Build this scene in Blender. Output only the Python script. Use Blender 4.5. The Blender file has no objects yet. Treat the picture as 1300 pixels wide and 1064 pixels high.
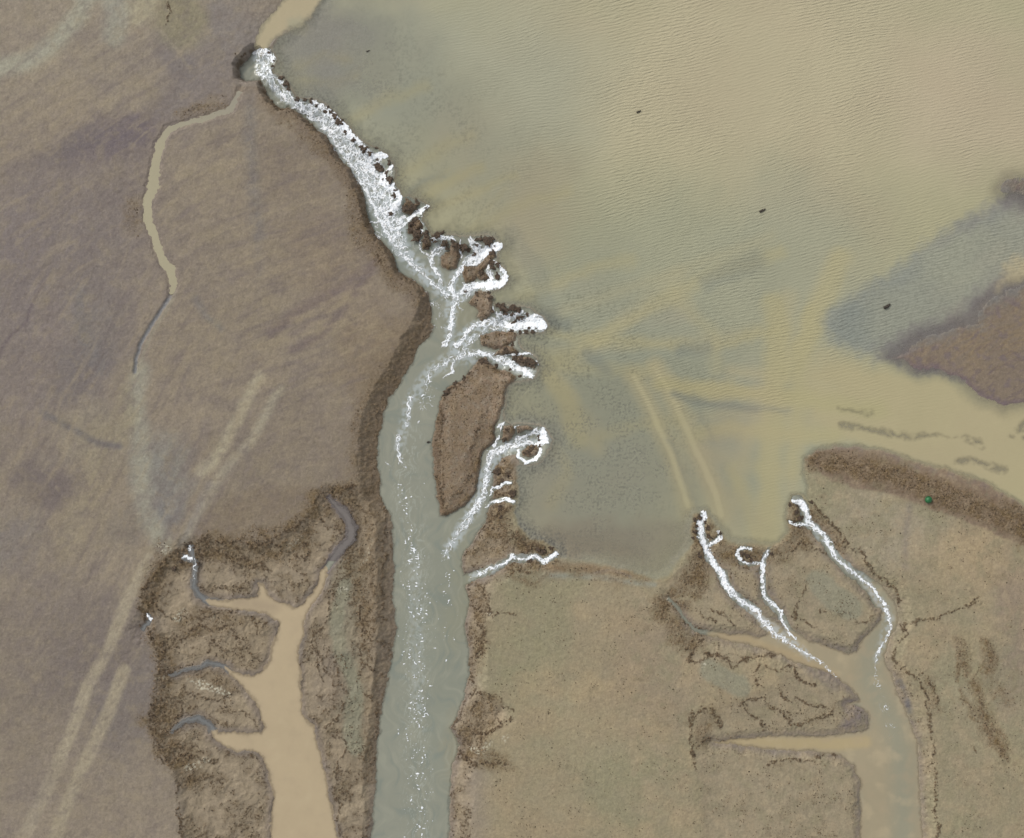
import bpy, math, random
import numpy as np
from mathutils import Vector

# ------------------------------------------------------------------ camera, light
S = 0.1                                   # metres per photo pixel
sc = bpy.context.scene
cam_d = bpy.data.cameras.new("camera")
cam = bpy.data.objects.new("camera", cam_d)
sc.collection.objects.link(cam)
cam.location = (0, 0, 110.0)
cam_d.sensor_width = 36.0
cam_d.lens = 36.0 * 110.0 / 130.0
cam_d.clip_end = 5000
cam_d.clip_start = 0.5
sc.camera = cam

SUN_EL, SUN_AZ = math.radians(38), math.radians(-50)      # light from the upper left of the picture
w = bpy.data.worlds.new("World"); sc.world = w; w.use_nodes = True
nt = w.node_tree
bg = nt.nodes["Background"]
sky = nt.nodes.new("ShaderNodeTexSky"); sky.sky_type = 'NISHITA'; sky.sun_disc = False
sky.sun_elevation = SUN_EL; sky.sun_rotation = SUN_AZ
hs = nt.nodes.new("ShaderNodeHueSaturation"); hs.inputs["Saturation"].default_value = 0.12
nt.links.new(sky.outputs[0], hs.inputs["Color"]); nt.links.new(hs.outputs[0], bg.inputs[0])
bg.inputs[1].default_value = 0.13
sun_d = bpy.data.lights.new("sun", 'SUN'); sun_d.energy = 1.5; sun_d.angle = math.radians(12)
sun_d.color = (1.0, 0.96, 0.9)
sun = bpy.data.objects.new("sun", sun_d); sc.collection.objects.link(sun)
sdir = Vector((math.sin(SUN_AZ) * math.cos(SUN_EL), math.cos(SUN_AZ) * math.cos(SUN_EL), math.sin(SUN_EL)))
sun.rotation_euler = sdir.to_track_quat('Z', 'Y').to_euler()
sun.location = (-30, 30, 60)
sc.view_settings.view_transform = 'Standard'
sc.view_settings.look = 'None'
sc.view_settings.gamma = 1.0
sc.view_settings.exposure = 0.42

# ------------------------------------------------------------------ numpy helpers
F = np.float32

def s2l(c):
    c = np.asarray(c, F) / 255.0
    return np.where(c <= 0.04045, c / 12.92, ((c + 0.055) / 1.055) ** 2.4).astype(F)

def sm(a, b, x):
    t = np.clip((x - a) / (b - a), 0, 1)
    return t * t * (3 - 2 * t)

_rng = np.random.RandomState(7)
_perm = _rng.permutation(512)
_perm = np.concatenate([_perm, _perm, _perm]).astype(np.int32)
_ang = _rng.rand(512) * 2 * np.pi
_gx = np.cos(_ang).astype(F); _gy = np.sin(_ang).astype(F)

def perlin(x, y, seed=0):
    x = np.asarray(x, F) + F(seed * 17.31); y = np.asarray(y, F) + F(seed * 9.77)
    xf = np.floor(x); yf = np.floor(y)
    xi = xf.astype(np.int32) & 511; yi = yf.astype(np.int32) & 511
    x = x - xf; y = y - yf
    u = x * x * x * (x * (x * 6 - 15) + 10); v = y * y * y * (y * (y * 6 - 15) + 10)
    def g(ix, iy, dx, dy):
        h = _perm[_perm[(ix & 511)] + (iy & 511)]
        return _gx[h] * dx + _gy[h] * dy
    a = g(xi, yi, x, y); b = g(xi + 1, yi, x - 1, y)
    c = g(xi, yi + 1, x, y - 1); d = g(xi + 1, yi + 1, x - 1, y - 1)
    return ((a + (b - a) * u) * (1 - v) + (c + (d - c) * u) * v) * F(1.45)

def fbm(x, y, scale, octv=4, seed=0, gain=0.5):
    s = 0; a = 1.0; n = 0; f = 1.0 / scale
    for o in range(octv):
        s = s + a * perlin(x * f, y * f, seed + o * 3); n += a
        a *= gain; f *= 2.03
    return s / n * 1.4

class Grid:
    """sample positions in photo pixels, rows = Y, columns = X"""
    def __init__(g, X, Y):
        g.X = X.astype(F); g.Y = Y.astype(F)
        g.PX, g.PY = np.meshgrid(g.X, g.Y)
        g.shape = g.PX.shape
    def warp(g, layers):
        wx = g.PX.copy(); wy = g.PY.copy()
        for amp, scale, octv, seed in layers:
            wx += amp * fbm(g.PX, g.PY, scale, octv, seed)
            wy += amp * fbm(g.PX, g.PY, scale, octv, seed + 50)
        return wx, wy
    def win(g, x0, x1, y0, y1):
        i0, i1 = np.searchsorted(g.X, [x0, x1]); j0, j1 = np.searchsorted(g.Y, [y0, y1])
        return slice(max(j0 - 1, 0), j1 + 1), slice(max(i0 - 1, 0), i1 + 1)
    def stroke(g, wp, pts, pad=30, out=None):
        """distance to polyline minus its local half width; pts = (x, y, hw)"""
        o = np.full(g.shape, F(pad)) if out is None else out
        for (x0, y0, r0), (x1, y1, r1) in zip(pts[:-1], pts[1:]):
            m = pad + max(r0, r1) + 6
            s = g.win(min(x0, x1) - m, max(x0, x1) + m, min(y0, y1) - m, max(y0, y1) + m)
            ax = wp[0][s] - x0; ay = wp[1][s] - y0
            dx, dy = x1 - x0, y1 - y0; L = dx * dx + dy * dy + 1e-6
            t = np.clip((ax * dx + ay * dy) / L, 0, 1)
            d = np.sqrt((ax - t * dx) ** 2 + (ay - t * dy) ** 2) - (r0 + (r1 - r0) * t)
            o[s] = np.minimum(o[s], d)
        return o
    def poly(g, wp, pts, pad=40, slack=14):
        """signed distance (negative inside), clamped to +-pad"""
        o = np.full(g.shape, F(pad)); ins = np.zeros(g.shape, bool)
        n = len(pts)
        for k in range(n):
            x0, y0 = pts[k]; x1, y1 = pts[(k + 1) % n]
            m = pad + 8
            s = g.win(min(x0, x1) - m, max(x0, x1) + m, min(y0, y1) - m, max(y0, y1) + m)
            ax = wp[0][s] - x0; ay = wp[1][s] - y0
            dx, dy = x1 - x0, y1 - y0; L = dx * dx + dy * dy + 1e-6
            t = np.clip((ax * dx + ay * dy) / L, 0, 1)
            o[s] = np.minimum(o[s], np.sqrt((ax - t * dx) ** 2 + (ay - t * dy) ** 2))
            if y0 != y1:
                s = g.win(-1e6, max(x0, x1) + slack, min(y0, y1) - slack, max(y0, y1) + slack)
                wx = wp[0][s]; wy = wp[1][s]
                c = ((wy < y0) != (wy < y1)) & (wx < (x1 - x0) * (wy - y0) / (y1 - y0) + x0)
                ins[s] ^= c
        return np.where(ins, -o, o)

def sp(pts, hw):
    return [(p[0], p[1], hw) for p in pts]

# ------------------------------------------------------------------ outlines traced in photo pixels
LEFT_BANK = [(312, 68), (305, 76), (301, 84), (302, 95), (311, 100), (328, 98), (331, 104), (337, 118), (345, 128), (352, 134),
    (363, 135), (375, 140), (388, 150), (400, 160), (411, 167), (417, 180), (425, 191), (434, 202), (442, 210), (448, 220),
    (453, 232), (458, 243), (461, 252), (465, 268), (469, 285), (476, 298), (484, 305), (491, 313), (498, 323), (501, 335),
    (507, 344), (515, 350), (525, 356), (536, 364), (543, 373), (546, 385), (547, 400), (549, 416), (544, 425), (535, 433),
    (530, 440), (524, 455), (516, 470), (507, 485), (500, 497), (493, 505), (487, 520), (482, 540), (478, 560), (477, 580),
    (479, 598), (481, 615), (481, 632), (487, 645), (495, 655), (497, 675), (497, 700), (499, 725), (497, 740), (498, 765),
    (500, 790), (502, 800), (498, 820), (494, 845), (490, 870), (485, 895), (481, 920), (478, 945), (476, 975), (474, 1010),
    (470, 1064), (462, 1200), (440, 2000), (440, 7000)]
RIGHT_BANK = [(560, 7000), (560, 2000), (566, 1200), (570, 1064), (571, 1000), (574, 975), (580, 962), (585, 950), (578, 938),
    (572, 927), (580, 910), (586, 896), (590, 885), (593, 868), (596, 850), (595, 830), (592, 810), (590, 795), (594, 780),
    (597, 765), (592, 750), (589, 738), (586, 722), (585, 712), (590, 702), (600, 688), (609, 674), (618, 658), (622, 640),
    (626, 615), (626, 592), (634, 582), (655, 578)]
BRINK = [(660, 586), (675, 591), (693, 579), (699, 558), (691, 543), (668, 538), (650, 540), (638, 532), (641, 510), (643, 490),
    (652, 483), (665, 482), (678, 480), (684, 465), (680, 455), (665, 446), (658, 437), (656, 424), (676, 422), (688, 421),
    (695, 413), (686, 402), (672, 391), (655, 390), (640, 388), (628, 390), (624, 382), (622, 372), (628, 368), (640, 363),
    (646, 355), (640, 345), (630, 333), (631, 320), (637, 312), (628, 302), (615, 300), (600, 301), (590, 300), (575, 300),
    (560, 297), (548, 300), (541, 290), (534, 275), (545, 262), (532, 255), (516, 250), (510, 252), (505, 240), (500, 228),
    (500, 215), (496, 207), (490, 196), (479, 190), (469, 186), (455, 176), (442, 163), (435, 155), (425, 143), (415, 135),
    (408, 131), (400, 128), (392, 126), (380, 127), (370, 118), (366, 108), (358, 99), (346, 96), (343, 88), (352, 77),
    (346, 68), (341, 62), (332, 59), (318, 62)]
RIVER = LEFT_BANK + RIGHT_BANK + BRINK
LAGOON = [(430, -7000), (425, -60), (408, -15), (395, 10), (372, 30), (352, 48)] + BRINK[:-2][::-1] + [(655, 592), (655, 610), (657, 630), (649, 650),
    (656, 668), (672, 685), (690, 690), (706, 700), (707, 708), (730, 714), (760, 718), (800, 728), (830, 738), (850, 733),
    (865, 713), (876, 697), (882, 690), (879, 670), (882, 654), (895, 650), (905, 665), (917, 680), (925, 692), (940, 694),
    (960, 692), (978, 696), (992, 690), (1002, 672), (1000, 645), (1007, 630), (1022, 632), (1028, 640), (1027, 615), (1021, 600),
    (1023, 582), (1035, 573), (1060, 568), (1090, 568), (1130, 575), (1160, 588), (1200, 597), (1250, 614), (1300, 643),
    (1400, 700), (2500, 1100), (7000, 3000), (7000, -7000)]
ISLANDS = [
    [(512, 262), (515, 252), (525, 258), (534, 256), (528, 264), (520, 270), (510, 268)],
    [(524, 277), (533, 279), (535, 285), (530, 292), (536, 298), (532, 304), (525, 302), (523, 295), (516, 293), (518, 283)],
    [(540, 296), (545, 300), (545, 312), (538, 316), (535, 310), (537, 300)],
    [(573, 308), (582, 308), (582, 325), (577, 338), (570, 342), (560, 336), (559, 325), (566, 318), (571, 316)],
    [(588, 337), (605, 337), (612, 330), (626, 319), (628, 326), (619, 335), (612, 342), (621, 354), (612, 353), (605, 350),
     (600, 356), (590, 357), (587, 348)],
    [(604, 369), (615, 370), (623, 376), (626, 385), (623, 398), (612, 406), (606, 402), (607, 390), (594, 383), (600, 376)],
    [(609, 427), (625, 420), (647, 420), (656, 424), (652, 433), (640, 440), (625, 443), (612, 438)],
    [(628, 449), (640, 438), (650, 439), (658, 446), (642, 449)],
    [(648, 452), (665, 452), (681, 459), (680, 468), (660, 463)],
    [(601, 466), (606, 456), (616, 452), (622, 461), (632, 468), (650, 474), (656, 480), (643, 489), (640, 510), (634, 530),
     (627, 542), (629, 554), (624, 565), (613, 574), (608, 592), (607, 612), (603, 626), (593, 638), (580, 648), (566, 657),
     (559, 655), (556, 640), (553, 620), (550, 600), (551, 585), (548, 572), (549, 560), (552, 540), (556, 520), (561, 502),
     (568, 493), (578, 487), (590, 478)],
    [(655, 543), (670, 540), (677, 545), (672, 551), (658, 553)],
    [(660, 574), (670, 566), (683, 564), (685, 572), (672, 582), (663, 580)],
    [(638, 540), (650, 541), (653, 550), (645, 560), (636, 558)],
]
PEN = [(7000, -1500), (1500, 330), (1300, 363), (1275, 370), (1250, 385), (1237, 405), (1212, 416), (1180, 427), (1150, 445), (1133, 456),
    (1160, 466), (1190, 471), (1215, 479), (1230, 495), (1250, 508), (1275, 516), (1300, 513), (1400, 530), (1600, 600), (7000, 2600)]
PEN2 = [(1266, 240), (1274, 228), (1300, 225), (1420, 212), (1420, 262), (1300, 251), (1280, 248)]
POOL1 = [(411, 722), (415, 732), (409, 750), (396, 768), (387, 780), (385, 800), (378, 825), (377, 840), (380, 850), (379, 870),
    (382, 895), (380, 905), (386, 912), (398, 925), (400, 940), (406, 960), (409, 975), (418, 1020), (428, 1064), (450, 1200),
    (450, 7000), (330, 7000), (335, 1200), (342, 1064), (345, 1010), (338, 978), (332, 966), (325, 958), (310, 956), (297, 956),
    (282, 950), (268, 939), (268, 932), (290, 931), (320, 933), (330, 932), (334, 925), (330, 915), (326, 900), (320, 890),
    (310, 880), (300, 866), (286, 851), (300, 855), (318, 860), (330, 855), (340, 840), (345, 820), (350, 805), (354, 793),
    (340, 783), (325, 778), (300, 775), (270, 770), (262, 764), (290, 764), (310, 761), (326, 758), (325, 742), (331, 742),
    (340, 757), (355, 766), (372, 772), (382, 768), (395, 755), (403, 738), (406, 724)]
POOL2 = [(1104, 745), (1118, 742), (1132, 754), (1140, 768), (1143, 788), (1138, 803), (1130, 820), (1126, 838), (1132, 852), (1138, 866),
    (1142, 882), (1152, 902), (1160, 920), (1168, 945), (1169, 975), (1174, 1064), (1190, 1200), (1190, 7000), (1080, 7000),
    (1098, 1200), (1094, 1064), (1094, 995), (1085, 973), (1070, 963), (1055, 959), (1035, 955), (1005, 955), (975, 953),
    (940, 948), (905, 944), (940, 940), (975, 936), (1010, 936), (1040, 937), (1060, 935), (1085, 932), (1104, 926),
    (1106, 914), (1100, 903), (1090, 898), (1076, 896), (1093, 891), (1085, 880), (1070, 866), (1055, 856), (1030, 848),
    (1005, 840), (985, 830), (965, 824), (940, 818), (915, 808), (935, 806), (965, 809), (980, 806), (968, 795), (952, 780),
    (960, 778), (985, 790), (1003, 803), (1030, 814), (1055, 822), (1080, 832), (1090, 828), (1098, 812), (1110, 800),
    (1120, 788), (1121, 775), (1113, 760)]
STREAMS = [  # centre x, y, half width
    [(690, 552, 7), (668, 554, 8), (650, 564, 7), (632, 575, 8), (621, 590, 8), (617, 612, 8), (608, 638, 10), (592, 662, 14)],
    [(635, 539, 4), (636, 550, 4), (629, 563, 4)],
    [(648, 613, 2.2), (640, 615, 2.2), (634, 620, 2), (625, 621, 2), (622, 632, 3)],
    [(653, 637, 3), (640, 634, 3), (626, 638, 3), (612, 646, 5)],
    [(658, 572, 2.5), (661, 582, 3), (669, 587, 3), (681, 582, 3), (690, 570, 3)],
    [(706, 703, 4), (698, 711, 3.5), (689, 713, 3.5), (680, 707, 3.5), (665, 711, 4), (650, 708, 4), (640, 716, 4), (622, 724, 5),
     (600, 734, 6), (588, 738, 8)],
    [(893, 653, 6), (889, 668, 6), (892, 682, 5), (897, 698, 5), (903, 712, 4.5), (910, 722, 4.5), (917, 729, 6), (922, 742, 6),
     (932, 757, 6), (948, 768, 6), (964, 782, 7), (978, 798, 8), (1000, 818, 9), (1030, 833, 12)],
    [(901, 692, 3), (910, 686, 3), (915, 680, 3)],
    [(975, 698, 2.5), (970, 712, 3.2), (969, 728, 3), (970, 746, 3.5), (973, 760, 4), (985, 772, 4.5), (994, 784, 4.5),
     (1002, 800, 5), (1015, 815, 8)],
    [(952, 696, 2), (941, 696, 2.2), (936, 705, 2.4), (941, 714, 2.2), (953, 717, 2), (968, 716, 2.2)],
    [(1008, 633, 5), (1018, 640, 6), (1024, 652, 6), (1027, 665, 6), (1038, 675, 6.5), (1049, 685, 7), (1057, 702, 6.5), (1070, 716, 6.5),
     (1084, 728, 7), (1098, 738, 8), (1112, 750, 10), (1122, 765, 11)],
    [(1003, 663, 3), (1015, 666, 3), (1026, 666, 3)],
    [(850, 762, 2.5), (858, 769, 2), (868, 782, 2), (880, 798, 2), (893, 803, 3), (915, 808, 4), (940, 812, 6)],
    [(240, 695, 4), (243, 705, 3), (247, 715, 3), (245, 730, 3), (244, 745, 3.4), (250, 756, 4), (262, 765, 5), (285, 768, 5), (305, 768, 8)],
    [(233, 708, 3), (243, 711, 3)],
    [(187, 781, 2), (191, 785, 2.5), (186, 792, 3), (180, 800, 3)],
    [(418, 633, 3), (430, 646, 4), (441, 658, 5), (447, 672, 5.5), (444, 684, 5.5), (432, 697, 5), (421, 711, 4.5), (412, 724, 4)],
    [(215, 858, 1.5), (232, 852, 2), (252, 848, 2), (262, 842, 3), (275, 846, 3), (290, 853, 4)],
    [(218, 929, 1.5), (232, 917, 2.5), (248, 913, 4), (262, 920, 4), (272, 934, 4)],
]
CREEK = [(305, 98, 5), (311, 108, 4), (306, 121, 4), (293, 137, 5), (275, 145, 5), (250, 151, 5), (228, 158, 5), (211, 168, 6), (203, 182, 6.5),
    (199, 200, 7), (197, 225, 8), (193, 250, 8.5), (190, 275, 8), (191, 295, 8), (198, 312, 8), (207, 328, 8), (217, 342, 8),
    (221, 355, 7), (218, 370, 4)]
TANFEED = [(430, -120, 40), (395, -20, 26), (385, 5, 20), (362, 24, 15), (342, 40, 12), (330, 55, 9), (327, 63, 7)]
BENCH_L = [(482, 624), (450, 620), (425, 620), (406, 629), (398, 645), (385, 663), (365, 674), (345, 687), (325, 691), (300, 687),
    (280, 689), (262, 683), (245, 690), (225, 700), (210, 708), (200, 722), (190, 735), (182, 755), (179, 775), (190, 800),
    (200, 825), (205, 850), (200, 870), (195, 895), (188, 915), (193, 932), (203, 946), (212, 962), (222, 980), (230, 1064),
    (240, 7000), (480, 7000), (480, 1000), (480, 800)]
BENCH_R = [(835, 745), (832, 765), (830, 780), (845, 795), (862, 815), (870, 832), (880, 843), (900, 840), (925, 848), (955, 838),
    (985, 834), (990, 855), (985, 870), (950, 880), (905, 898), (885, 903), (877, 915), (880, 940), (884, 975), (890, 1064),
    (900, 7000), (1300, 7000), (1183, 975), (1182, 930), (1170, 880), (1150, 855), (1138, 830), (1150, 795), (1140, 770), (1128, 745),
    (1105, 725), (1100, 710), (1075, 695), (1055, 665), (1038, 648), (1028, 638), (1003, 672), (992, 690), (960, 692), (917, 690),
    (880, 700), (860, 720)]
BENCH_C = [(655, 592), (655, 625), (649, 650), (660, 672), (690, 690), (706, 703), (700, 716), (655, 728), (628, 745), (622, 760),
    (627, 778), (614, 800), (605, 830), (603, 870), (625, 882), (645, 900), (652, 915), (630, 930), (606, 955), (600, 975), (600, 1064),
    (600, 7000), (540, 7000), (560, 1064), (560, 930), (575, 850), (570, 700), (615, 600)]
RIDGE = [(1023, 583), (1035, 573), (1060, 568), (1090, 568), (1130, 575), (1160, 588), (1200, 597), (1250, 614), (1300, 643), (1400, 700),
    (1420, 740), (1330, 705), (1300, 692), (1275, 683), (1240, 668), (1210, 655), (1180, 645), (1160, 637), (1130, 627), (1100, 622), (1060, 612),
    (1043, 602)]
SEAMS = [  # dark crumbling edges of the mud layers, half width in px
    (2.6, BENCH_L[1:30]),
    (1.6, [(182, 757), (195, 770), (210, 785), (225, 788), (240, 783), (255, 790), (268, 780), (290, 778), (305, 772)]),
    (2.0, [(200, 838), (208, 824), (225, 820), (240, 801), (255, 795), (270, 800), (285, 795), (300, 806)]),
    (1.6, [(202, 845), (210, 855), (222, 853), (235, 846), (250, 850), (263, 843)]),
    (1.5, [(200, 888), (215, 889), (230, 882), (246, 882), (260, 890), (275, 892), (290, 881)]),
    (1.8, [(193, 931), (207, 931), (222, 930), (230, 919), (246, 912)]),
    (1.8, [(224, 885), (228, 900), (226, 916), (215, 925)]),
    (1.6, [(281, 890), (290, 904), (308, 905), (320, 914), (326, 926)]),
    (2.2, [(200, 958), (215, 969), (238, 960), (252, 966), (276, 969)]),
    (1.8, [(250, 745), (262, 752), (275, 745), (290, 752), (300, 740)]),
    (1.8, [(280, 700), (292, 712), (305, 708), (318, 722), (330, 716), (342, 728)]),
    (1.4, [(265, 800), (270, 815), (262, 828)]), (1.4, [(295, 800), (300, 815), (312, 812)]),
    (2.0, [(352, 690), (360, 705), (372, 700), (385, 712), (392, 700), (382, 688)]),
    (1.6, [(405, 660), (415, 672), (425, 668), (437, 680)]),
    (1.6, [(428, 740), (421, 755), (421, 770), (415, 788), (408, 800), (398, 808), (395, 825), (390, 840), (380, 844)]),
    (1.4, [(398, 825), (410, 845), (418, 860), (422, 870), (435, 876), (442, 885), (440, 897), (432, 907), (425, 916), (414, 925),
           (418, 935), (430, 940), (440, 950), (438, 958), (428, 968), (426, 976), (430, 1064)]),
    (1.2, [(400, 838), (406, 852), (404, 866)]),
    (1.6, [(484, 635), (488, 660), (487, 690), (486, 720), (484, 745), (485, 765), (480, 782), (486, 790)]),
    (2.2, [(460, 760), (457, 780), (461, 800), (470, 811), (480, 814), (490, 821), (494, 834)]),
    (1.5, [(462, 815), (457, 830), (455, 845), (454, 870), (460, 880), (470, 885), (477, 895), (475, 915), (476, 935), (472, 950),
           (470, 965), (468, 980)]),
    (1.3, [(458, 843), (470, 847), (480, 857), (488, 865)]),
    (1.5, [(427, 970), (436, 958), (452, 954), (468, 955)]),
    (1.6, [(590, 744), (600, 741), (611, 749), (620, 765), (625, 778)]),
    (1.6, [(594, 745), (591, 758), (597, 769), (611, 775), (622, 780), (635, 777), (652, 781)]),
    (2.2, [(604, 788), (611, 796), (613, 812), (608, 828), (598, 836), (596, 850)]),
    (2.0, [(598, 858), (602, 874), (593, 889), (586, 900), (580, 915), (573, 928)]),
    (1.6, [(602, 880), (620, 880), (634, 884), (641, 894), (651, 903)]),
    (2.0, [(652, 912), (636, 920), (625, 930), (602, 933)]), (1.4, [(605, 895), (601, 909)]),
    (2.2, [(569, 966), (580, 960), (600, 970), (620, 968), (642, 969)]),
    (1.5, [(868, 790), (880, 799), (890, 800)]), (1.5, [(885, 775), (895, 785), (905, 788)]), (1.4, [(905, 775), (920, 782), (932, 795)]),
    (1.8, [(870, 825), (880, 812), (891, 812), (888, 820), (875, 830), (872, 838), (880, 843), (895, 840), (898, 832), (911, 830),
           (925, 838), (929, 848), (940, 838), (960, 835), (986, 832)]),
    (2.4, [(884, 975), (879, 955), (877, 930), (876, 911), (885, 902), (900, 902), (910, 911), (917, 922)]),
    (1.3, [(880, 945), (890, 942), (905, 941), (930, 942)]),
    (1.6, [(940, 895), (950, 887), (970, 888), (980, 900)]), (1.8, [(942, 895), (953, 905), (963, 914), (973, 925)]),
    (1.2, [(963, 845), (955, 855), (960, 870), (970, 874)]),
    (1.4, [(976, 826), (990, 831), (1010, 837), (1030, 841), (1046, 850)]),
    (1.5, [(974, 848), (985, 851), (996, 847), (1008, 849), (1012, 861), (1025, 870), (1037, 870)]),
    (1.8, [(974, 894), (985, 899), (997, 905), (1004, 917), (1015, 919), (1030, 915), (1046, 909), (1057, 906)]),
    (1.3, [(990, 878), (1005, 890), (1015, 888), (1030, 896), (1046, 898), (1056, 905)]),
    (1.2, [(1008, 790), (1010, 775), (1020, 757), (1028, 742)]), (1.2, [(1005, 783), (1018, 790), (1035, 795), (1042, 803)]),
    (1.4, [(1040, 778), (1050, 776), (1057, 780), (1060, 788)]), (1.4, [(1067, 779), (1080, 780), (1090, 788), (1103, 791), (1112, 783)]),
    (1.8, [(1115, 735), (1124, 739), (1135, 745), (1142, 757), (1145, 772)]),
    (1.3, [(1150, 790), (1172, 788), (1188, 784), (1203, 776), (1225, 772), (1240, 758)]),
    (1.7, [(1150, 792), (1147, 808), (1138, 822), (1135, 834), (1141, 844), (1150, 854), (1163, 860), (1170, 851)]),
    (1.3, [(1165, 860), (1174, 880), (1180, 905), (1183, 930), (1183, 960), (1186, 978), (1190, 1064)]),
    (1.3, [(1180, 862), (1186, 880), (1188, 894)]), (1.2, [(1232, 945), (1240, 958)]),
    (1.6, [(974, 972), (990, 968), (1005, 964), (1030, 966), (1055, 958), (1064, 963)]),
    (2.4, [(1030, 637), (1040, 650), (1055, 663), (1068, 680), (1076, 694), (1090, 699), (1100, 710), (1106, 724), (1117, 736)]),
    (1.6, [(1005, 699), (1014, 690), (1030, 689), (1040, 699), (1052, 706)]),
    (1.8, [(556, 515), (560, 530), (561, 560), (562, 585), (561, 610), (561, 635), (563, 652)]),
    (1.6, [(605, 545), (600, 565), (598, 590), (596, 610), (586, 625), (575, 630)]),
    (2.2, [(556, 508), (565, 497), (578, 488), (592, 480)]), (1.8, [(636, 645), (628, 655), (618, 665), (610, 676)]),
    (1.6, [(640, 690), (650, 680), (665, 688), (678, 697), (690, 694)]), (1.8, [(650, 728), (662, 722), (674, 728)]),
    (1.8, [(457, 238), (458, 255), (460, 275), (468, 288)]), (1.2, [(301, 88), (303, 76), (312, 66)]),
    (1.6, [(478, 322), (483, 330), (480, 340)]), (1.4, [(330, 98), (336, 112), (350, 133)]),
    (1.8, [(212, 0), (218, 20), (212, 30)]),
]
ROUGH = [  # crumbly brown banks: strength, points with half width
    (0.55, [(340, 125, 5), (372, 145, 6), (400, 168, 7), (420, 195, 8), (440, 222, 9), (452, 245, 9), (458, 275, 9), (472, 305, 11), (488, 330, 12),
            (505, 355, 10), (525, 368, 8), (535, 390, 10)]),
    (0.45, [(540, 395, 7), (538, 412, 9), (525, 430, 9), (512, 455, 12), (497, 478, 16), (480, 500, 17), (468, 525, 16), (464, 560, 15),
           (464, 600, 15), (467, 630, 14), (470, 660, 14), (475, 700, 12), (478, 740, 11), (470, 790, 13)]),
    (0.75, [(470, 622, 8), (430, 622, 9), (405, 632, 12), (398, 650, 12), (385, 668, 13), (362, 680, 12), (335, 693, 14), (300, 690, 12), (270, 690, 12),
           (245, 702, 12), (215, 715, 14), (198, 730, 12), (190, 755, 10), (188, 775, 9)]),
    (0.8, [(190, 800, 6), (205, 830, 10), (212, 850, 10), (203, 885, 9), (205, 905, 16), (208, 935, 12), (225, 965, 14), (240, 985, 14)]),
    (0.6, [(235, 800, 14), (260, 790, 12), (285, 790, 10)]), (0.5, [(250, 860, 5), (280, 865, 7), (290, 875, 5)]),
    (0.6, [(440, 640, 10), (450, 700, 12), (458, 760, 12), (462, 800, 8)]),
    (0.6, [(275, 705, 10), (310, 710, 12), (350, 705, 12), (375, 690, 12), (392, 700, 8)]),
    (0.7, [(612, 585, 3), (600, 610, 5), (575, 632, 6), (562, 640, 3)]), (0.7, [(557, 520, 4), (560, 600, 4), (562, 650, 3)]),
    (0.7, [(610, 470, 6), (590, 490, 7), (572, 510, 7), (625, 490, 10), (628, 520, 8), (612, 545, 9)]),
    (0.8, [(638, 590, 12), (645, 605, 12), (640, 640, 10), (632, 660, 12), (645, 680, 14), (670, 695, 12), (690, 700, 8), (700, 706, 5)]),
    (0.6, [(625, 690, 14), (600, 705, 8)]), (0.6, [(640, 722, 7), (670, 722, 7), (700, 715, 5), (730, 722, 5), (765, 724, 4)]),
    (0.5, [(780, 728, 4), (820, 730, 6)]),
    (0.9, [(840, 765, 9), (838, 780, 8), (852, 755, 8)]), (0.7, [(852, 790, 8), (858, 812, 8), (880, 820, 9)]),
    (0.8, [(885, 660, 8), (886, 690, 10), (892, 715, 12), (885, 735, 14), (870, 745, 12)]),
    (0.8, [(908, 680, 7), (918, 700, 10), (935, 705, 14), (955, 705, 12), (975, 708, 8)]), (0.6, [(985, 705, 10), (1005, 690, 10), (1012, 680, 8)]),
    (0.9, [(1008, 645, 5), (1012, 662, 6), (1015, 680, 7), (1025, 690, 7)]), (0.7, [(1032, 650, 5), (1050, 670, 5), (1068, 692, 4)]),
    (0.95, [(1030, 585, 8), (1050, 583, 10), (1075, 590, 12), (1100, 597, 12), (1130, 603, 12), (1160, 612, 12), (1200, 626, 13), (1240, 642, 12),
           (1275, 658, 12), (1310, 678, 14), (1380, 715, 14)]),
    (0.75, [(605, 760, 7), (610, 800, 5), (608, 830, 5), (598, 860, 4)]), (0.6, [(620, 895, 14), (600, 960, 14), (640, 968, 8)]),
    (0.5, [(905, 915, 8), (890, 940, 8)]),
    (0.95, [(1219, 818, 5), (1222, 838, 6), (1226, 852, 4)]), (0.85, [(1252, 820, 6), (1257, 835, 7), (1254, 852, 5)]),
    (1.0, [(1236, 865, 5), (1243, 890, 5), (1252, 918, 6), (1262, 938, 6), (1272, 950, 5), (1275, 962, 4)]), (0.5, [(1270, 875, 4), (1280, 892, 5)]),
    (0.5, [(1180, 865, 5), (1186, 900, 5)]), (0.2, [(302, 66, 1), (299, 85, 1), (300, 100, 1)]), (0.35, [(170, 260, 10), (172, 290, 8)]),
    (0.6, [(232, 143, 4), (265, 138, 4), (285, 132, 3)]),
    (0.6, [(1290, 240, 10), (1320, 235, 12)]),
]

# ------------------------------------------------------------------ the sampling grid
def axis(a, b, step, far):
    core = np.arange(a, b + step, step)
    out = [step * 2]
    while sum(out) < far: out.append(out[-1] * 1.22)
    o = np.cumsum(out)
    return np.concatenate([(a - o)[::-1], core, core[-1] + o])

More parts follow.
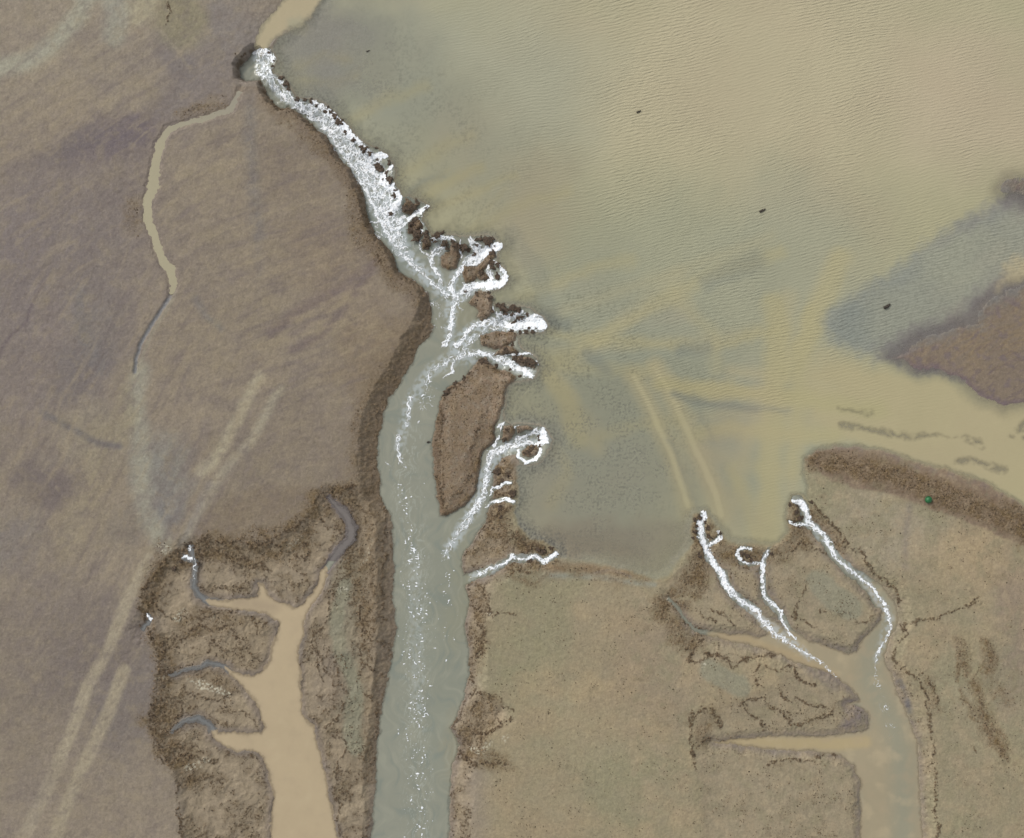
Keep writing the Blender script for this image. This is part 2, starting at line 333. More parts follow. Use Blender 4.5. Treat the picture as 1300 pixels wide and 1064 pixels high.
g = Grid(axis(-60, 1360, 1.0, 12000), axis(-60, 1124, 1.0, 12000))
PX, PY = g.PX, g.PY
wB = g.warp([(2.6, 17, 3, 1), (1.1, 4.5, 2, 11)])                 # bank outlines
wS = g.warp([(5.0, 20, 3, 21), (2.2, 6.0, 2, 31)])                # seams
wC = g.warp([(26, 90, 3, 41), (8, 26, 3, 44), (2.5, 5, 2, 47)])   # soft colour zones
wT = g.warp([(1.6, 50, 2, 66), (.8, 6, 2, 68)])
wM = g.warp([(6, 40, 3, 61), (1.5, 5, 2, 64)])                    # tracks
n3 = perlin(PX / 3.1, PY / 3.1, 5); n6 = perlin(PX / 6.3, PY / 6.3, 6)
n2 = perlin(PX / 1.9, PY / 1.9, 8)
f40 = fbm(PX, PY, 40, 4, 70); f120 = fbm(PX, PY, 130, 4, 75); f14 = fbm(PX, PY, 14, 3, 78)

sdR = g.poly(wB, RIVER)
sdL = g.poly(wB, LAGOON)
isl = np.full(g.shape, F(40))
for P in ISLANDS: isl = np.minimum(isl, g.poly(wB, P, pad=20))
sdR = np.maximum(sdR, -isl)
sdR_far = g.stroke(wM, sp(LEFT_BANK[:-2], 0), pad=90)
sdStr = np.full(g.shape, F(40))
for P in STREAMS: g.stroke(wB, P, pad=40, out=sdStr)
sdPool = np.minimum(g.poly(wB, POOL1), g.poly(wB, POOL2))
sdLow = np.minimum(np.minimum(sdR, sdPool), sdStr)                 # all low water
sdTan = g.stroke(wM, TANFEED, pad=40)
sdLagFull = np.minimum(sdL, sdTan)
pen = np.minimum(g.poly(wM, PEN), g.poly(wM, PEN2))
sdCreek = g.stroke(wM, [(x, y, h * .8) for x, y, h in CREEK], pad=40)
bench = np.minimum(np.minimum(g.poly(wB, BENCH_L), g.poly(wB, BENCH_R)), g.poly(wB, BENCH_C))
ridge = g.poly(wB, RIDGE)
benR = sm(780, 840, PX)

# ------------------------------------------------------------------ water level and ground height (metres)
LOW = -1.0
LOWF = LOW + .38 * sm(3, 38, sdR) + .30 * sm(3, 38, sdR) * sm(3, 38, sdPool)
lvl = LOWF * sm(-1, 24, sdL)                                        # falls from lagoon to river below the brink
rough = np.zeros(g.shape, F)
for a, P in ROUGH:
    d = g.stroke(wC, [(x, y, h) for x, y, h in P], pad=24)
    d2 = g.stroke(wS, P, pad=24)
    rough = np.maximum(rough, a * (1 - sm(-7, 9, np.minimum(d + 3, d2) + 5 * f14 + 3 * n6)))
rough = np.maximum(rough, 0.85 * (1 - sm(-3, 2, isl)) * (0.55 + 0.45 * sm(-9, -3, isl)))
seam = np.zeros(g.shape, F)
for hw, P in SEAMS:
    d = g.stroke(wS, [(x, y, hw * (.65 if P[0][0] > 580 else .6)) for x, y in P], pad=10)
    gate_ = sm(-.7, .1, f40 + .5 * f14) if len(P) > 20 else 1
    seam = np.maximum(seam, gate_ * (1 - sm(-0.4, 1.6, d + 1.3 * n6 + 2.0 * f14)))
net = (1 - sm(.02, .11, np.abs(fbm(wS[0], wS[1], 24, 3, 330)))) * (bench < -2) * sm(-.05, .45, f40 + .4 * f14 + .12)
net = np.maximum(net, (1 - sm(.02, .10, np.abs(fbm(wS[0], wS[1], 15, 3, 340)))) * (bench < -2) * sm(.05, .5, f40 - .3 * f14 + .1)) * (sdLow > 5)
cv = fbm(wS[0], wS[1], 46, 4, 350, .6) * 2.6; cr_ = np.abs(cv - np.round(cv)); ledge = np.round(cv)
led = (1 - sm(.04, .19, cr_ + .05 * n3)) * (bench < -1) * (sdLow > 4) * sm(-.25, .5, f14 + f40)
seam = np.maximum(seam, .75 * net * (1 - .85 * benR)); seam = np.maximum(seam, .8 * led * (1 - .75 * benR))
eg = (1 - sm(0.2, 1.6, np.abs(sdLow - 2.2 + 1.5 * n6))) * sm(.05, .6, f14 + .3 * f40) * (sdL > 3) * (sdPool > 6)
seam = np.maximum(seam, eg)
seam *= sm(-0.6, 0.3, n3 + 0.6 * n6)

base = 0.16 + 0.05 * f120 + 0.03 * f40
bm = 1 - sm(-15, 4, bench + 3 * f14)
cvb = fbm(wS[0], wS[1], 46, 4, 350, .6) * 2.6
base = base + bm * (1 - .75 * benR) * (.10 * (np.round(cvb) + .4 * (cvb - np.round(cvb)))) + bm * (1 - .7 * benR) * .06 * f14
base = base + bm * (1 - .45 * benR) * (-0.46 + 0.06 * f40 - 0.25 * sm(5, 30, -bench))
gentle = sm(600, 700, PX) * sm(690, 760, PY) * (1 - bm)
base = base - gentle * 0.10
base = base + 0.25 * (1 - sm(-14, 3, ridge))
dl = np.minimum(sdLow, 40)
slope = .035 + .16 * (sm(590, 540, PX) * sm(410, 340, PY) * sm(245, 262, PX)) + .08 * (1 - sm(4, 14, sdL))
bank = lvl + 0.02 + slope * np.maximum(dl, 0) ** 0.95 + .12 * n3 * sm(0, 5, dl) * np.clip(slope * 8, 0, 1) + .05 * n6 * sm(0, 6, dl) + 3 * sm(26, 40, dl)
T = np.minimum(base, bank)
# soft shore of the lagoon
shore = 0.01 + 0.012 * np.maximum(sdLagFull, 0)
T = np.where(sdLow > 0, np.minimum(T, np.where(bm > 0.5, 9, shore)), T)
# islands stand a little above the water around them
T = np.where(isl < 0, np.minimum(lvl + 0.30 + 0.0 * T, 0.10) + 0.22 * sm(0, 6, -isl) - 0.22, T)
T = np.where((isl < 0), np.maximum(T, lvl + 0.05 + 0.10 * np.minimum(-isl, 3)), T)
depth = 0.28 + 0.10 * f40
T = np.where(sdLow <= 0, lvl - 0.03 - 0.06 * np.minimum(-sdLow, 8), T)
T = np.where((sdLagFull < 0) & (sdLow > -1), np.minimum(T, -0.015 - 0.02 * np.minimum(-sdLagFull, 12)), T)
ps = sm(-9, 5, -pen + 5 * f14 * (PY < 455))
T = np.where(sdLagFull < 0, T * (1 - ps) + ps * (0.03 + 0.05 * sm(0, 30, -pen)), T)
T = np.where(sdCreek < 2, np.minimum(T, 0.07 + 0.02 * sdCreek), T)
rr = np.clip(rough, 0, 1) * (sdLow > -0.5)
crumb = (0.5 * np.abs(n3) + 0.35 * np.abs(n6) + 0.4 * np.maximum(n2, 0)) - 0.25
T = T + rr * 0.20 * crumb + seam * (0.05 + 0.10 * n3)
T = T + 0.016 * n3 + 0.016 * n6 + .012 * n2
T = T.astype(F)

# ------------------------------------------------------------------ ground colours (what the mud and algae are made of)
col = np.empty(g.shape + (3,), F); col[:] = s2l((146, 134, 118))
def paint(m, c, k=1.0):
    m = np.clip(m * k, 0, 1)[..., None]
    col[:] = col * (1 - m) + s2l(c) * m
def blob(cx, cy, rx, ry, ang, soft=0.7, wp=None):
    wx, wy = wp or wC
    a = math.radians(ang); dx = wx - cx; dy = wy - cy
    u = (dx * math.cos(a) + dy * math.sin(a)) / rx; v = (-dx * math.sin(a) + dy * math.cos(a)) / ry
    return 1 - sm(1 - soft, 1 + soft * 0.5, np.sqrt(u * u + v * v))
def trk(pts, hw, soft=4, wp=None):
    return 1 - sm(-soft, soft, g.stroke(wp or wT, sp(pts, hw), pad=30))

paint(blob(110, 60, 190, 130, -15), (152, 141, 124), .8)
paint(blob(60, 170, 130, 60, -20), (147, 134, 115), .6)
paint(blob(60, 330, 150, 170, 0), (131, 120, 115), .8)
paint(blob(30, 480, 90, 90, 30), (124, 114, 112), .6)
paint(blob(155, 165, 75, 28, -35), (108, 97, 102), .9)
paint(blob(100, 195, 55, 22, -20), (110, 99, 101), .8)
paint(blob(160, 260, 40, 90, 20), (131, 120, 114), .6)
paint(blob(330, 250, 120, 110, 0), (140, 128, 111), .7)
paint(blob(395, 210, 60, 60, 40), (131, 118, 103), .7)
paint(blob(430, 330, 90, 60, 0), (136, 121, 103), .7)
paint(blob(300, 420, 120, 90, -20), (143, 131, 112), .6)
paint(blob(470, 440, 70, 60, -30), (134, 118, 97), .8)
paint(blob(380, 560, 110, 70, 0), (131, 119, 105), .7)
paint(blob(120, 430, 35, 80, 15), (120, 115, 112), .6)
paint(blob(110, 520, 70, 25, 25), (120, 112, 110), .6)
paint(blob(60, 610, 60, 50, 20), (116, 106, 104), .6)
paint(blob(130, 590, 50, 80, 15), (150, 138, 117), .6)
paint(blob(85, 670, 60, 40, -20), (146, 134, 114), .6)
paint(blob(15, 690, 40, 50, 0), (124, 118, 116), .6)
paint(blob(190, 660, 60, 30, -20), (130, 122, 110), .7)
paint(blob(300, 600, 100, 60, -25), (132, 121, 106), .5)
paint(blob(90, 830, 110, 110, 0), (122, 112, 106), .8)
paint(blob(170, 890, 50, 90, 20), (118, 110, 107), .7)
paint(blob(25, 900, 45, 110, 0), (134, 123, 108), .6)
paint(blob(330, 650, 120, 35, -5), (121, 106, 86), .6)
paint(blob(240, 120, 50, 60, 0), (135, 124, 117), .6)
paint(blob(225, 75, 22, 42, -35, .5, wM), (117, 110, 112), .7)
paint(blob(290, 40, 60, 60, 0), (130, 124, 122), .7)
paint(blob(230, 25, 38, 45, -20, .4, wM), (140, 133, 106), .8)
paint(blob(180, 10, 22, 24, 30, .5, wM), (168, 160, 134), .9)
paint(trk([(115, -20), (100, 20), (70, 55), (40, 78), (-40, 92)], 12, 8), (168, 166, 148), .85)
paint(trk([(140, -5), (150, 20), (145, 45)], 14, 9), (160, 160, 146), .7)
paint(trk([(205, 40), (222, 60), (238, 85)], 1.5, 2), (158, 148, 128), .6)
paint(blob(150, 175, 85, 40, -35), (108, 98, 104), .8)
paint(blob(250, 110, 60, 50, 0), (124, 116, 114), .6); paint(blob(30, 330, 90, 120, 20), (122, 113, 113), .6); paint(blob(120, 330, 60, 90, 20), (128, 119, 115), .5)
paint(trk([(318, 130), (318, 180), (322, 240), (330, 300)], 7, 8), (118, 114, 112), .6)
paint(trk([(225, 225), (300, 207), (312, 206)], 5, 5), (162, 149, 124), .55); paint(trk([(225, 245), (310, 230)], 3, 5), (158, 145, 122), .4)
paint(trk([(345, 425), (372, 400), (405, 385), (425, 372)], 5, 5), (112, 98, 96), .75); paint(trk([(372, 445), (410, 425), (440, 385), (478, 332)], 4.5, 5), (112, 98, 96), .75)
paint(trk([(380, 410), (410, 402), (440, 378)], 6, 5), (160, 146, 118), .6)
paint(blob(205, 600, 34, 60, -5), (138, 139, 134), .7); paint(blob(208, 655, 30, 30, -20), (128, 127, 127), .7); paint(blob(120, 560, 60, 40, 0), (150, 142, 124), .5); paint(blob(90, 190, 60, 22, -30), (108, 100, 102), .5)
paint(trk([(168, 470), (160, 520), (140, 560), (110, 620), (90, 690)], 14, 14), (158, 147, 122), .5)
paint(blob(60, 610, 50, 40, 20), (108, 98, 98), .6); paint(blob(120, 470, 40, 50, 0), (112, 104, 106), .6)
paint(trk([(0, 455), (8, 436), (18, 422), (34, 410), (40, 388), (46, 374), (62, 350)], 1.5, 2.5), (102, 90, 94), .8)
# wheel-like tracks and drag marks
paint(trk([(330, 478), (305, 525), (272, 588), (255, 600)], 7, 5), (174, 165, 141), .95)
paint(trk([(355, 495), (318, 560), (285, 600), (245, 660), (232, 690)], 6, 5), (166, 158, 138), .85)
paint(trk([(385, 480), (352, 560), (330, 600)], 5, 6), (146, 134, 113), .4)
paint(trk([(245, 615), (215, 650), (205, 690)], 7, 6), (140, 136, 128), .6)
paint(trk([(265, 615), (240, 665), (228, 690)], 6, 5), (128, 122, 121), .5)
paint(trk([(195, 700), (165, 755), (140, 820), (112, 870), (95, 920), (72, 975), (30, 1064)], 8, 4), (168, 157, 135), .92)
paint(trk([(158, 850), (140, 900), (120, 945), (100, 985), (70, 1064)], 8, 4), (166, 155, 133), .92)
paint(trk([(180, 470), (172, 500), (176, 540), (181, 580), (180, 620), (190, 660), (207, 690)], 11, 9), (160, 157, 141), .9)
paint(trk([(160, 500), (168, 530), (150, 560)], 8, 9), (152, 143, 119), .6)
paint(trk([(250, 380), (262, 400), (280, 415)], 4, 5), (126, 124, 120), .7)
paint(trk([(55, 525), (95, 545), (125, 562), (152, 566)], 4, 4), (106, 103, 106), .8)
paint(trk([(345, 420), (390, 385), (430, 370), (475, 335)], 7, 6), (124, 110, 104), .55)
paint(trk([(370, 425), (410, 400), (450, 352)], 4, 5), (120, 107, 102), .5)
paint(trk([(100, 370), (108, 430), (130, 470)], 8, 10), (116, 113, 114), .55)
paint(trk([(315, 170), (320, 250), (330, 350)], 5, 9), (128, 121, 115), .45)
for k in range(26):                                               # faint long smears
    r = np.random.RandomState(100 + k)
    x, y = r.rand() * 460, 180 + r.rand() * 780; L = 40 + r.rand() * 90; a = math.radians(-62 + r.randn() * 22)
    c = (152, 140, 120) if k % 2 else (116, 106, 103)
    if y > 620 and x > 190: continue
    paint(trk([(x, y), (x + L * math.cos(a), y + L * math.sin(a))], 3 + r.rand() * 5, 8, wC), c, .3)
# feather streaks radiating in the flats
st = fbm(PX * 0.55 + PY * 0.83, (PX * 0.83 - PY * 0.55) * 0.18, 9, 3, 88)
paint(sm(0.1, 0.8, st) * (PX < 560), (118, 106, 99), .28)
def streak(an, L, wdt, seed):
    a = math.radians(an); u = PX * math.cos(a) + PY * math.sin(a); v = -PX * math.sin(a) + PY * math.cos(a)
    v = v + 5 * fbm(PX, PY, 80, 2, seed + 7)
    return fbm(u / L, v / wdt, 1.0, 3, seed, .6)
for an, L, wd_, seed, m in ((-38, 26, 3.2, 400, blob(110, 110, 190, 190, 0)), (-58, 30, 3.4, 410, blob(90, 440, 150, 260, 0)), (-12, 22, 3.0, 420, blob(370, 260, 150, 160, 0)),
                            (-32, 26, 3.2, 430, blob(360, 500, 150, 150, 0)), (-62, 30, 3.4, 440, blob(110, 840, 140, 200, 0)), (40, 24, 3.2, 450, blob(70, 600, 90, 70, 0))):
    q = streak(an, L, wd_, seed) * (PX < 560)
    paint(sm(.05, .75, q) * m, (112, 102, 96), .20); paint(sm(.05, .75, -q) * m, (160, 148, 127), .18)
for an, L, wd_, seed, m in ((-35, 120, 14, 460, blob(150, 200, 260, 200, 0)), (-62, 130, 15, 470, blob(150, 560, 230, 330, 0)), (-20, 110, 13, 480, blob(380, 380, 180, 240, 0))):
    q = streak(an, L, wd_, seed)
    paint(sm(.0, .7, q) * m * (PX < 560), (114, 103, 101), .5); paint(sm(.1, .8, -q) * m * (PX < 560), (164, 150, 124), .4)
# middle flats and right flats
mid = sm(590, 640, PX) * sm(650, 720, PY + 0.1 * PX)
paint(mid, (148, 138, 112), 1)
paint(blob(660, 850, 60, 130, 0), (143, 135, 108), .8)
paint(blob(760, 780, 120, 60, 0), (150, 138, 113), .8)
paint(blob(830, 860, 60, 100, 0), (146, 131, 110), .7)
paint(blob(720, 930, 120, 60, 0), (149, 141, 114), .7)
paint(blob(1150, 680, 120, 60, 10), (155, 145, 124), .9)
paint(blob(1250, 720, 90, 60, 20), (172, 152, 119), .85)
paint(blob(1250, 850, 90, 160, 0), (147, 138, 113), .8)
paint(blob(1290, 800, 30, 120, 0), (134, 118, 106), .6)
paint(blob(1200, 860, 60, 40, 30), (150, 143, 117), .6)
paint(trk([(1230, 830), (1240, 870), (1265, 930), (1300, 985)], 9, 5), (152, 142, 112), .5)
paint(trk([(1155, 640), (1150, 670), (1148, 720)], 4, 4), (128, 118, 110), .45)
paint(blob(680, 725, 120, 14, 0, .6, wM), (133, 130, 116), .6)
paint(trk([(690, 719), (740, 721), (800, 726), (850, 735)], 5, 4), (136, 112, 80), .7); paint(trk([(715, 705), (770, 708), (800, 712)], 4, 5), (142, 144, 132), .6)
paint(trk([(700, 730), (760, 733), (790, 738), (830, 742)], 3, 3), (140, 142, 130), .75)
paint(trk([(755, 728), (775, 724), (800, 732)], 1.5, 2), (106, 106, 108), .6)
# benches: bare tan mud with brown zones
paint(bm, (147, 133, 111), .8); bm_ = bm; bm = bm * (1 - .8 * benR)
paint(bm * sm(-.1, .6, f14 + .6 * f40), (128, 112, 88), .55)
paint(bm * sm(.1, .7, -f14), (156, 142, 120), .5); paint(bm * sm(.0, .4, -f40 - .3 * f14), (162, 147, 124), .65)
paint(bm * blob(300, 830, 60, 50, 0), (150, 135, 112), .8)
paint(bm * blob(440, 760, 25, 90, 0), (132, 126, 108), .7)
paint(bm * blob(445, 900, 25, 90, 0), (136, 130, 110), .7)
paint(bm * blob(1060, 760, 50, 40, 0), (146, 138, 115), .8)
paint(bm * blob(960, 870, 80, 30, 10), (138, 132, 112), .7)
paint(bm * blob(900, 850, 60, 22, 10), (147, 144, 124), .7)
bm = bm_
paint(mid * sm(-.1, .6, f120 + .3 * f40), (160, 142, 114), .55); paint(mid * sm(.0, .6, -f120 + .5 * f40), (139, 136, 108), .55)
paint(mid * sm(.2, .6, fbm(PX, PY, 60, 3, 700)), (170, 152, 120), .35)
paint(benR * bm, (150, 139, 115), .8)
paint(1 - sm(-3, 3, ridge), (130, 112, 94), .95)
paint((1 - sm(-9, -2, ridge)) * sm(0, .6, f14 + .3), (112, 92, 74), .6)
paint((1 - sm(0, 9, np.abs(ridge + 3))) * sm(-.2, .4, f14) * (PY < 620 + (PX - 1160) * .35), (122, 109, 102), .5)
# wet dark rim next to the low pools
rim = (1 - sm(0, 11, sdLow + 2.5 * f14)) * (sdLow > 0) * np.maximum(bm_, .5) * (lvl < -.25)
paint(rim, (124, 112, 104), .6)
paint(rim * sm(0.0, .5, f40), (110, 104, 104), .5)
paint(blob(1078, 832, 26, 18, 0, .6), (116, 108, 104), .8); paint(blob(1088, 913, 22, 17, 0, .5), (114, 104, 104), .85); paint(blob(1060, 862, 40, 9, 30, .6), (122, 112, 106), .6)
paint(trk([(1143, 866), (1150, 882), (1156, 905)], 3, 3), (100, 98, 102), .85)
pt_ = fbm(PX + 2 * n6, PY, 21, 4, 720, .6); pu_ = fbm(PX, PY + 2 * n6, 11, 3, 730, .6)
lf_ = (PX < 560) * (1 - bm_)
paint(sm(.05, .6, pt_) * lf_, (118, 107, 103), .32); paint(sm(.05, .6, -pt_) * lf_, (156, 143, 119), .30); paint(sm(.1, .7, pu_) * lf_, (114, 101, 92), .25)
rt_ = mid * (PX > 800)
paint(sm(.0, .5, pt_) * rt_, (137, 130, 104), .45); paint(sm(.0, .5, -pt_) * rt_, (164, 148, 121), .40)
paint(sm(.1, .6, pu_) * rt_ * sm(-.2, .4, f40), (120, 106, 84), .40)
paint(sm(.15, .6, pu_) * mid * (PX < 820) * sm(-.1, .5, f40), (132, 122, 96), .35)
# olive bloom and speckles
paint(sm(.15, .7, f40) * (1 - rough), (140, 128, 104), .25)
paint(sm(.2, .8, -f120) * (PX < 500), (126, 116, 112), .3)
# peat banks
bt = sm(-.3, .5, n3 + .5 * n6)
rgh = np.clip(rough * (.50 + .75 * sm(-.5, .5, f14 + .5 * f40)), 0, 1)
paint(rgh, (128, 110, 83), .75)
paint(rgh * sm(-.25, .55, n2 * .5 + n3 * .8 + .2 * n6), (86, 69, 46), .75)
paint(rgh * sm(.15, .6, n2 * .7 + n3 * .6), (62, 47, 29), .5)
paint(rgh * sm(.0, .6, f14), (116, 94, 50), .45)
paint(rgh * sm(.2, .7, -n3 - .4 * n2), (158, 139, 114), .5)
paint(seam, (84, 66, 43), .8)
paint(seam * sm(.1, .6, n2 + n6), (58, 43, 27), .6)
paint((isl < 1) * sm(-.3, .4, -n6), (128, 104, 82), .5)
paint((1 - sm(-12, -4, isl)) * sm(-.5, .3, f14 + .4 * n3), (138, 120, 97), .6)
edge = (1 - sm(0.5, 4.5, sdLow + n6)) * (sdLow > 0) * (PX < 560) * (PY < 640)
paint(edge * sm(-.2, .4, f14 + .4 * n6), (84, 68, 44), .7)
paint((1 - sm(2, 26, sdR + 8 * f14)) * (sdR > 0) * (PX < 560) * (PY < 640) * (PY > 110), (116, 97, 76), .5)
bw = (1 - sm(2, 60, sdR_far + 22 * f40)) * sm(360, 430, PY) * (PX < 560) * (PY < 1000) * (sdR > 0)
paint(bw, (122, 106, 84), .45); paint(bw * sm(-.1, .5, n3 + n6 * .5), (92, 75, 52), .4)
# wet olive hollows and pale dried scum on the benches
for P, h in [([(437, 745), (428, 775), (425, 800), (432, 830), (445, 860), (450, 880)], 9), ([(450, 890), (447, 910), (445, 935), (450, 950)], 11), ([(900, 850), (920, 862), (940, 872)], 13), ([(1040, 740), (1060, 760), (1080, 772)], 16)]:
    paint(trk(P, h, 4, wB), (139, 137, 117), .8)
scum = sm(-.05, .35, n3 + .5 * n2)
for x, y, rx, ry, an, k in [(262, 872, 26, 6, 18, .9), (281, 880, 9, 5, 20, .9), (224, 786, 7, 4, 0, .9), (229, 779, 5, 4, 0, .6), (272, 782, 7, 3, 0, .5), (243, 975, 12, 8, -20, .7), (260, 967, 6, 3, 0, .6), (436, 748, 10, 5, -30, .8), (605, 953, 10, 6, 10, .9),
                 (618, 948, 12, 5, -40, .6), (622, 779, 4, 3, 0, .9), (892, 846, 5, 2, 0, .9), (898, 805, 3, 2, 0, .6), (851, 763, 5, 3, 0, 1), (640, 938, 8, 5, -30, .5), (208, 655 + 40, 12, 6, 20, .5), (208, 862, 8, 3, 0, .4), (372, 688, 12, 5, -30, .35), (465, 705, 4, 22, 20, .35)]:
    paint(blob(x, y, rx, ry, an, .5, wS) * scum, (205, 200, 180), k)

# lagoon bed
lag = sm(0, 6, -sdLagFull)
paint(lag, (146, 145, 126), .9)
paint(lag * sm(-.4, .8, f40 + .5 * f120), (136, 138, 124), .6)
zz = blob(560, 150, 250, 90, 40); paint(lag * zz, (136, 136, 126), .7)
paint(lag * blob(420, 60, 90, 70, 0), (140, 138, 133), .8)
paint(lag * blob(760, 610, 190, 110, 10), (146, 145, 131), .85)
paint(lag * blob(760, 690, 130, 35, 0), (128, 108, 90), .5)
paint(lag * sm(.0, .6, n3 + .5 * n2 + .4 * f14) * blob(740, 560, 260, 200, 0), (84, 88, 86), .7)
nb = (1 - sm(0, 26, -sdL + 8 * f14)) * (PY < 720) * (PX > 330) * (PX < 720)
paint(lag * nb, (122, 124, 117), .6)
paint(lag * nb * sm(-.1, .4, n3 + .5 * n2), (56, 58, 60), .75)
pz = (1 - sm(-24 + 20 * sm(430, 470, PY), 6, pen + 7 * f14 * (PY < 455)))
paint(lag * blob(1190, 360, 130, 110, -25), (136, 136, 128), .8)
paint(lag * (1 - sm(2, 34, pen)), (108, 103, 100), .8)
paint(pz, (122, 108, 92), .95); pst = streak(-35, 30, 6, 500)
paint(pz * sm(-.3, .5, pst + .5 * f40) * (1 - sm(30, 90, PY - 400 - (1260 - PX) * .2)), (136, 118, 88), .7); paint(pz * sm(.1, .5, pst), (104, 91, 88), .6)
paint(pz * sm(.1, .6, -f14 - .3 * f40), (108, 96, 98), .6)
paint(pz * (1 - sm(2, 12, -pen)) * (PY > 440), (106, 92, 96), .7)
for P, h in [([(1065, 517), (1085, 521), (1107, 524)], 2.2), ([(1072, 541), (1100, 545), (1130, 550)], 5), ([(1130, 549), (1160, 555), (1185, 554)], 3),
             ([(1190, 551), (1215, 554), (1232, 555)], 1.2), ([(1233, 561), (1245, 566)], 4), ([(1215, 583), (1240, 588), (1275, 598)], 4.5),
             ([(1300, 545), (1330, 560)], 12), ([(1284, 553), (1286, 555)], 2), ([(1000, 530), (1060, 540)], 5)]:
    d = trk(P, h * .9, 3.5, wM) * sm(-1.0, .2, f14 + .4 * n6); paint(d, (100, 102, 104), .8)
# creek beds
paint((sdStr < 2) * (sdL > 4) * ((PX > 330) & (PX < 460) & (PY < 730) & (PY > 600)), (116, 106, 106), .85)
gl = trk([(219, 372), (210, 388), (200, 402), (190, 418), (180, 435), (174, 452), (171, 472)], 2.4, 1.6)
paint(gl, (112, 114, 118), .9)
paint(trk([(224, 372), (214, 392), (196, 420), (184, 446), (178, 470)], 2, 2), (156, 150, 132), .5)
paint((1 - sm(1, 6, np.abs(sdCreek - 3))) * (PX < 300), (132, 120, 110), .4)
T = T - 0.12 * gl
# grain
left = 1 - sm(560, 640, PX)
lt = (1 - .17 * left) * (1 - .07 * (1 - left) * (sdLagFull > 0))
col *= lt[..., None]; col *= (1 - mid[..., None] * np.array([0, .01, .03], F)[None, None]); col *= (np.array([1.0, .992, .962], F)[None, None] * left[..., None] + (1 - left[..., None]))
gr = (1 + 0.08 * n3 + 0.06 * n6 + 0.07 * n2 + .06 * fbm(PX, PY, 5, 2, 640))
col *= np.clip(gr, .5, 1.5)[..., None]
col = np.clip(col, 0.004, 0.9)
roughA = np.clip(rough + 0.5 * seam + .15 * mid, 0, 1)
wet = np.clip(0.25 + .5 * rim + .6 * gl + .5 * (1 - sm(0, 14, sdLagFull)), 0, 1)

# ------------------------------------------------------------------ mesh builders
def grid_mesh(name, X, Y, Z, keep=None, attrs=None, smooth=True):
    """X,Y 2-D photo pixel coords, Z metres; keep = boolean per cell"""
    h, wd = Z.shape
    idx = np.arange(h * wd, dtype=np.int32).reshape(h, wd)
    a = idx[:-1, :-1]; b = idx[:-1, 1:]; c = idx[1:, 1:]; d = idx[1:, :-1]
    q = np.stack([d, c, b, a], -1)
    q = q.reshape(-1, 4) if keep is None else q[keep]
    used = np.unique(q); remap = np.zeros(h * wd, np.int32); remap[used] = np.arange(len(used))
    q = remap[q]
    co = np.empty((len(used), 3), F)
    co[:, 0] = (X.ravel()[used] - 650) * S; co[:, 1] = (532 - Y.ravel()[used]) * S; co[:, 2] = Z.ravel()[used]
    me = bpy.data.meshes.new(name)
    me.vertices.add(len(co)); me.vertices.foreach_set("co", co.ravel())
    me.loops.add(q.size); me.loops.foreach_set("vertex_index", q.ravel().astype(np.int32))
    me.polygons.add(len(q)); me.polygons.foreach_set("loop_start", np.arange(0, q.size, 4, dtype=np.int32))
    me.update(calc_edges=True)
    me.polygons.foreach_set("use_smooth", np.full(len(q), smooth))
    for k, v in (attrs or {}).items():
        if v.ndim == 3:
            at = me.attributes.new(k, 'FLOAT_COLOR', 'POINT')
            c4 = np.ones((len(used), 4), F); c4[:, :3] = v.reshape(-1, 3)[used]
            at.data.foreach_set("color", c4.ravel())
        else:
            at = me.attributes.new(k, 'FLOAT', 'POINT'); at.data.foreach_set("value", v.ravel()[used].astype(F))
    me.validate()
    return me

def link(name, me, mats, label=None, cat=None, group=None, kind=None, parent=None):
    o = bpy.data.objects.new(name, me); sc.collection.objects.link(o)
    for m in (mats if isinstance(mats, (list, tuple)) else [mats]):
        if m: me.materials.append(m)
    if label: o["label"] = label
    if cat: o["category"] = cat
    if group: o["group"] = group
    if kind: o["kind"] = kind
    if parent: o.parent = parent
    return o

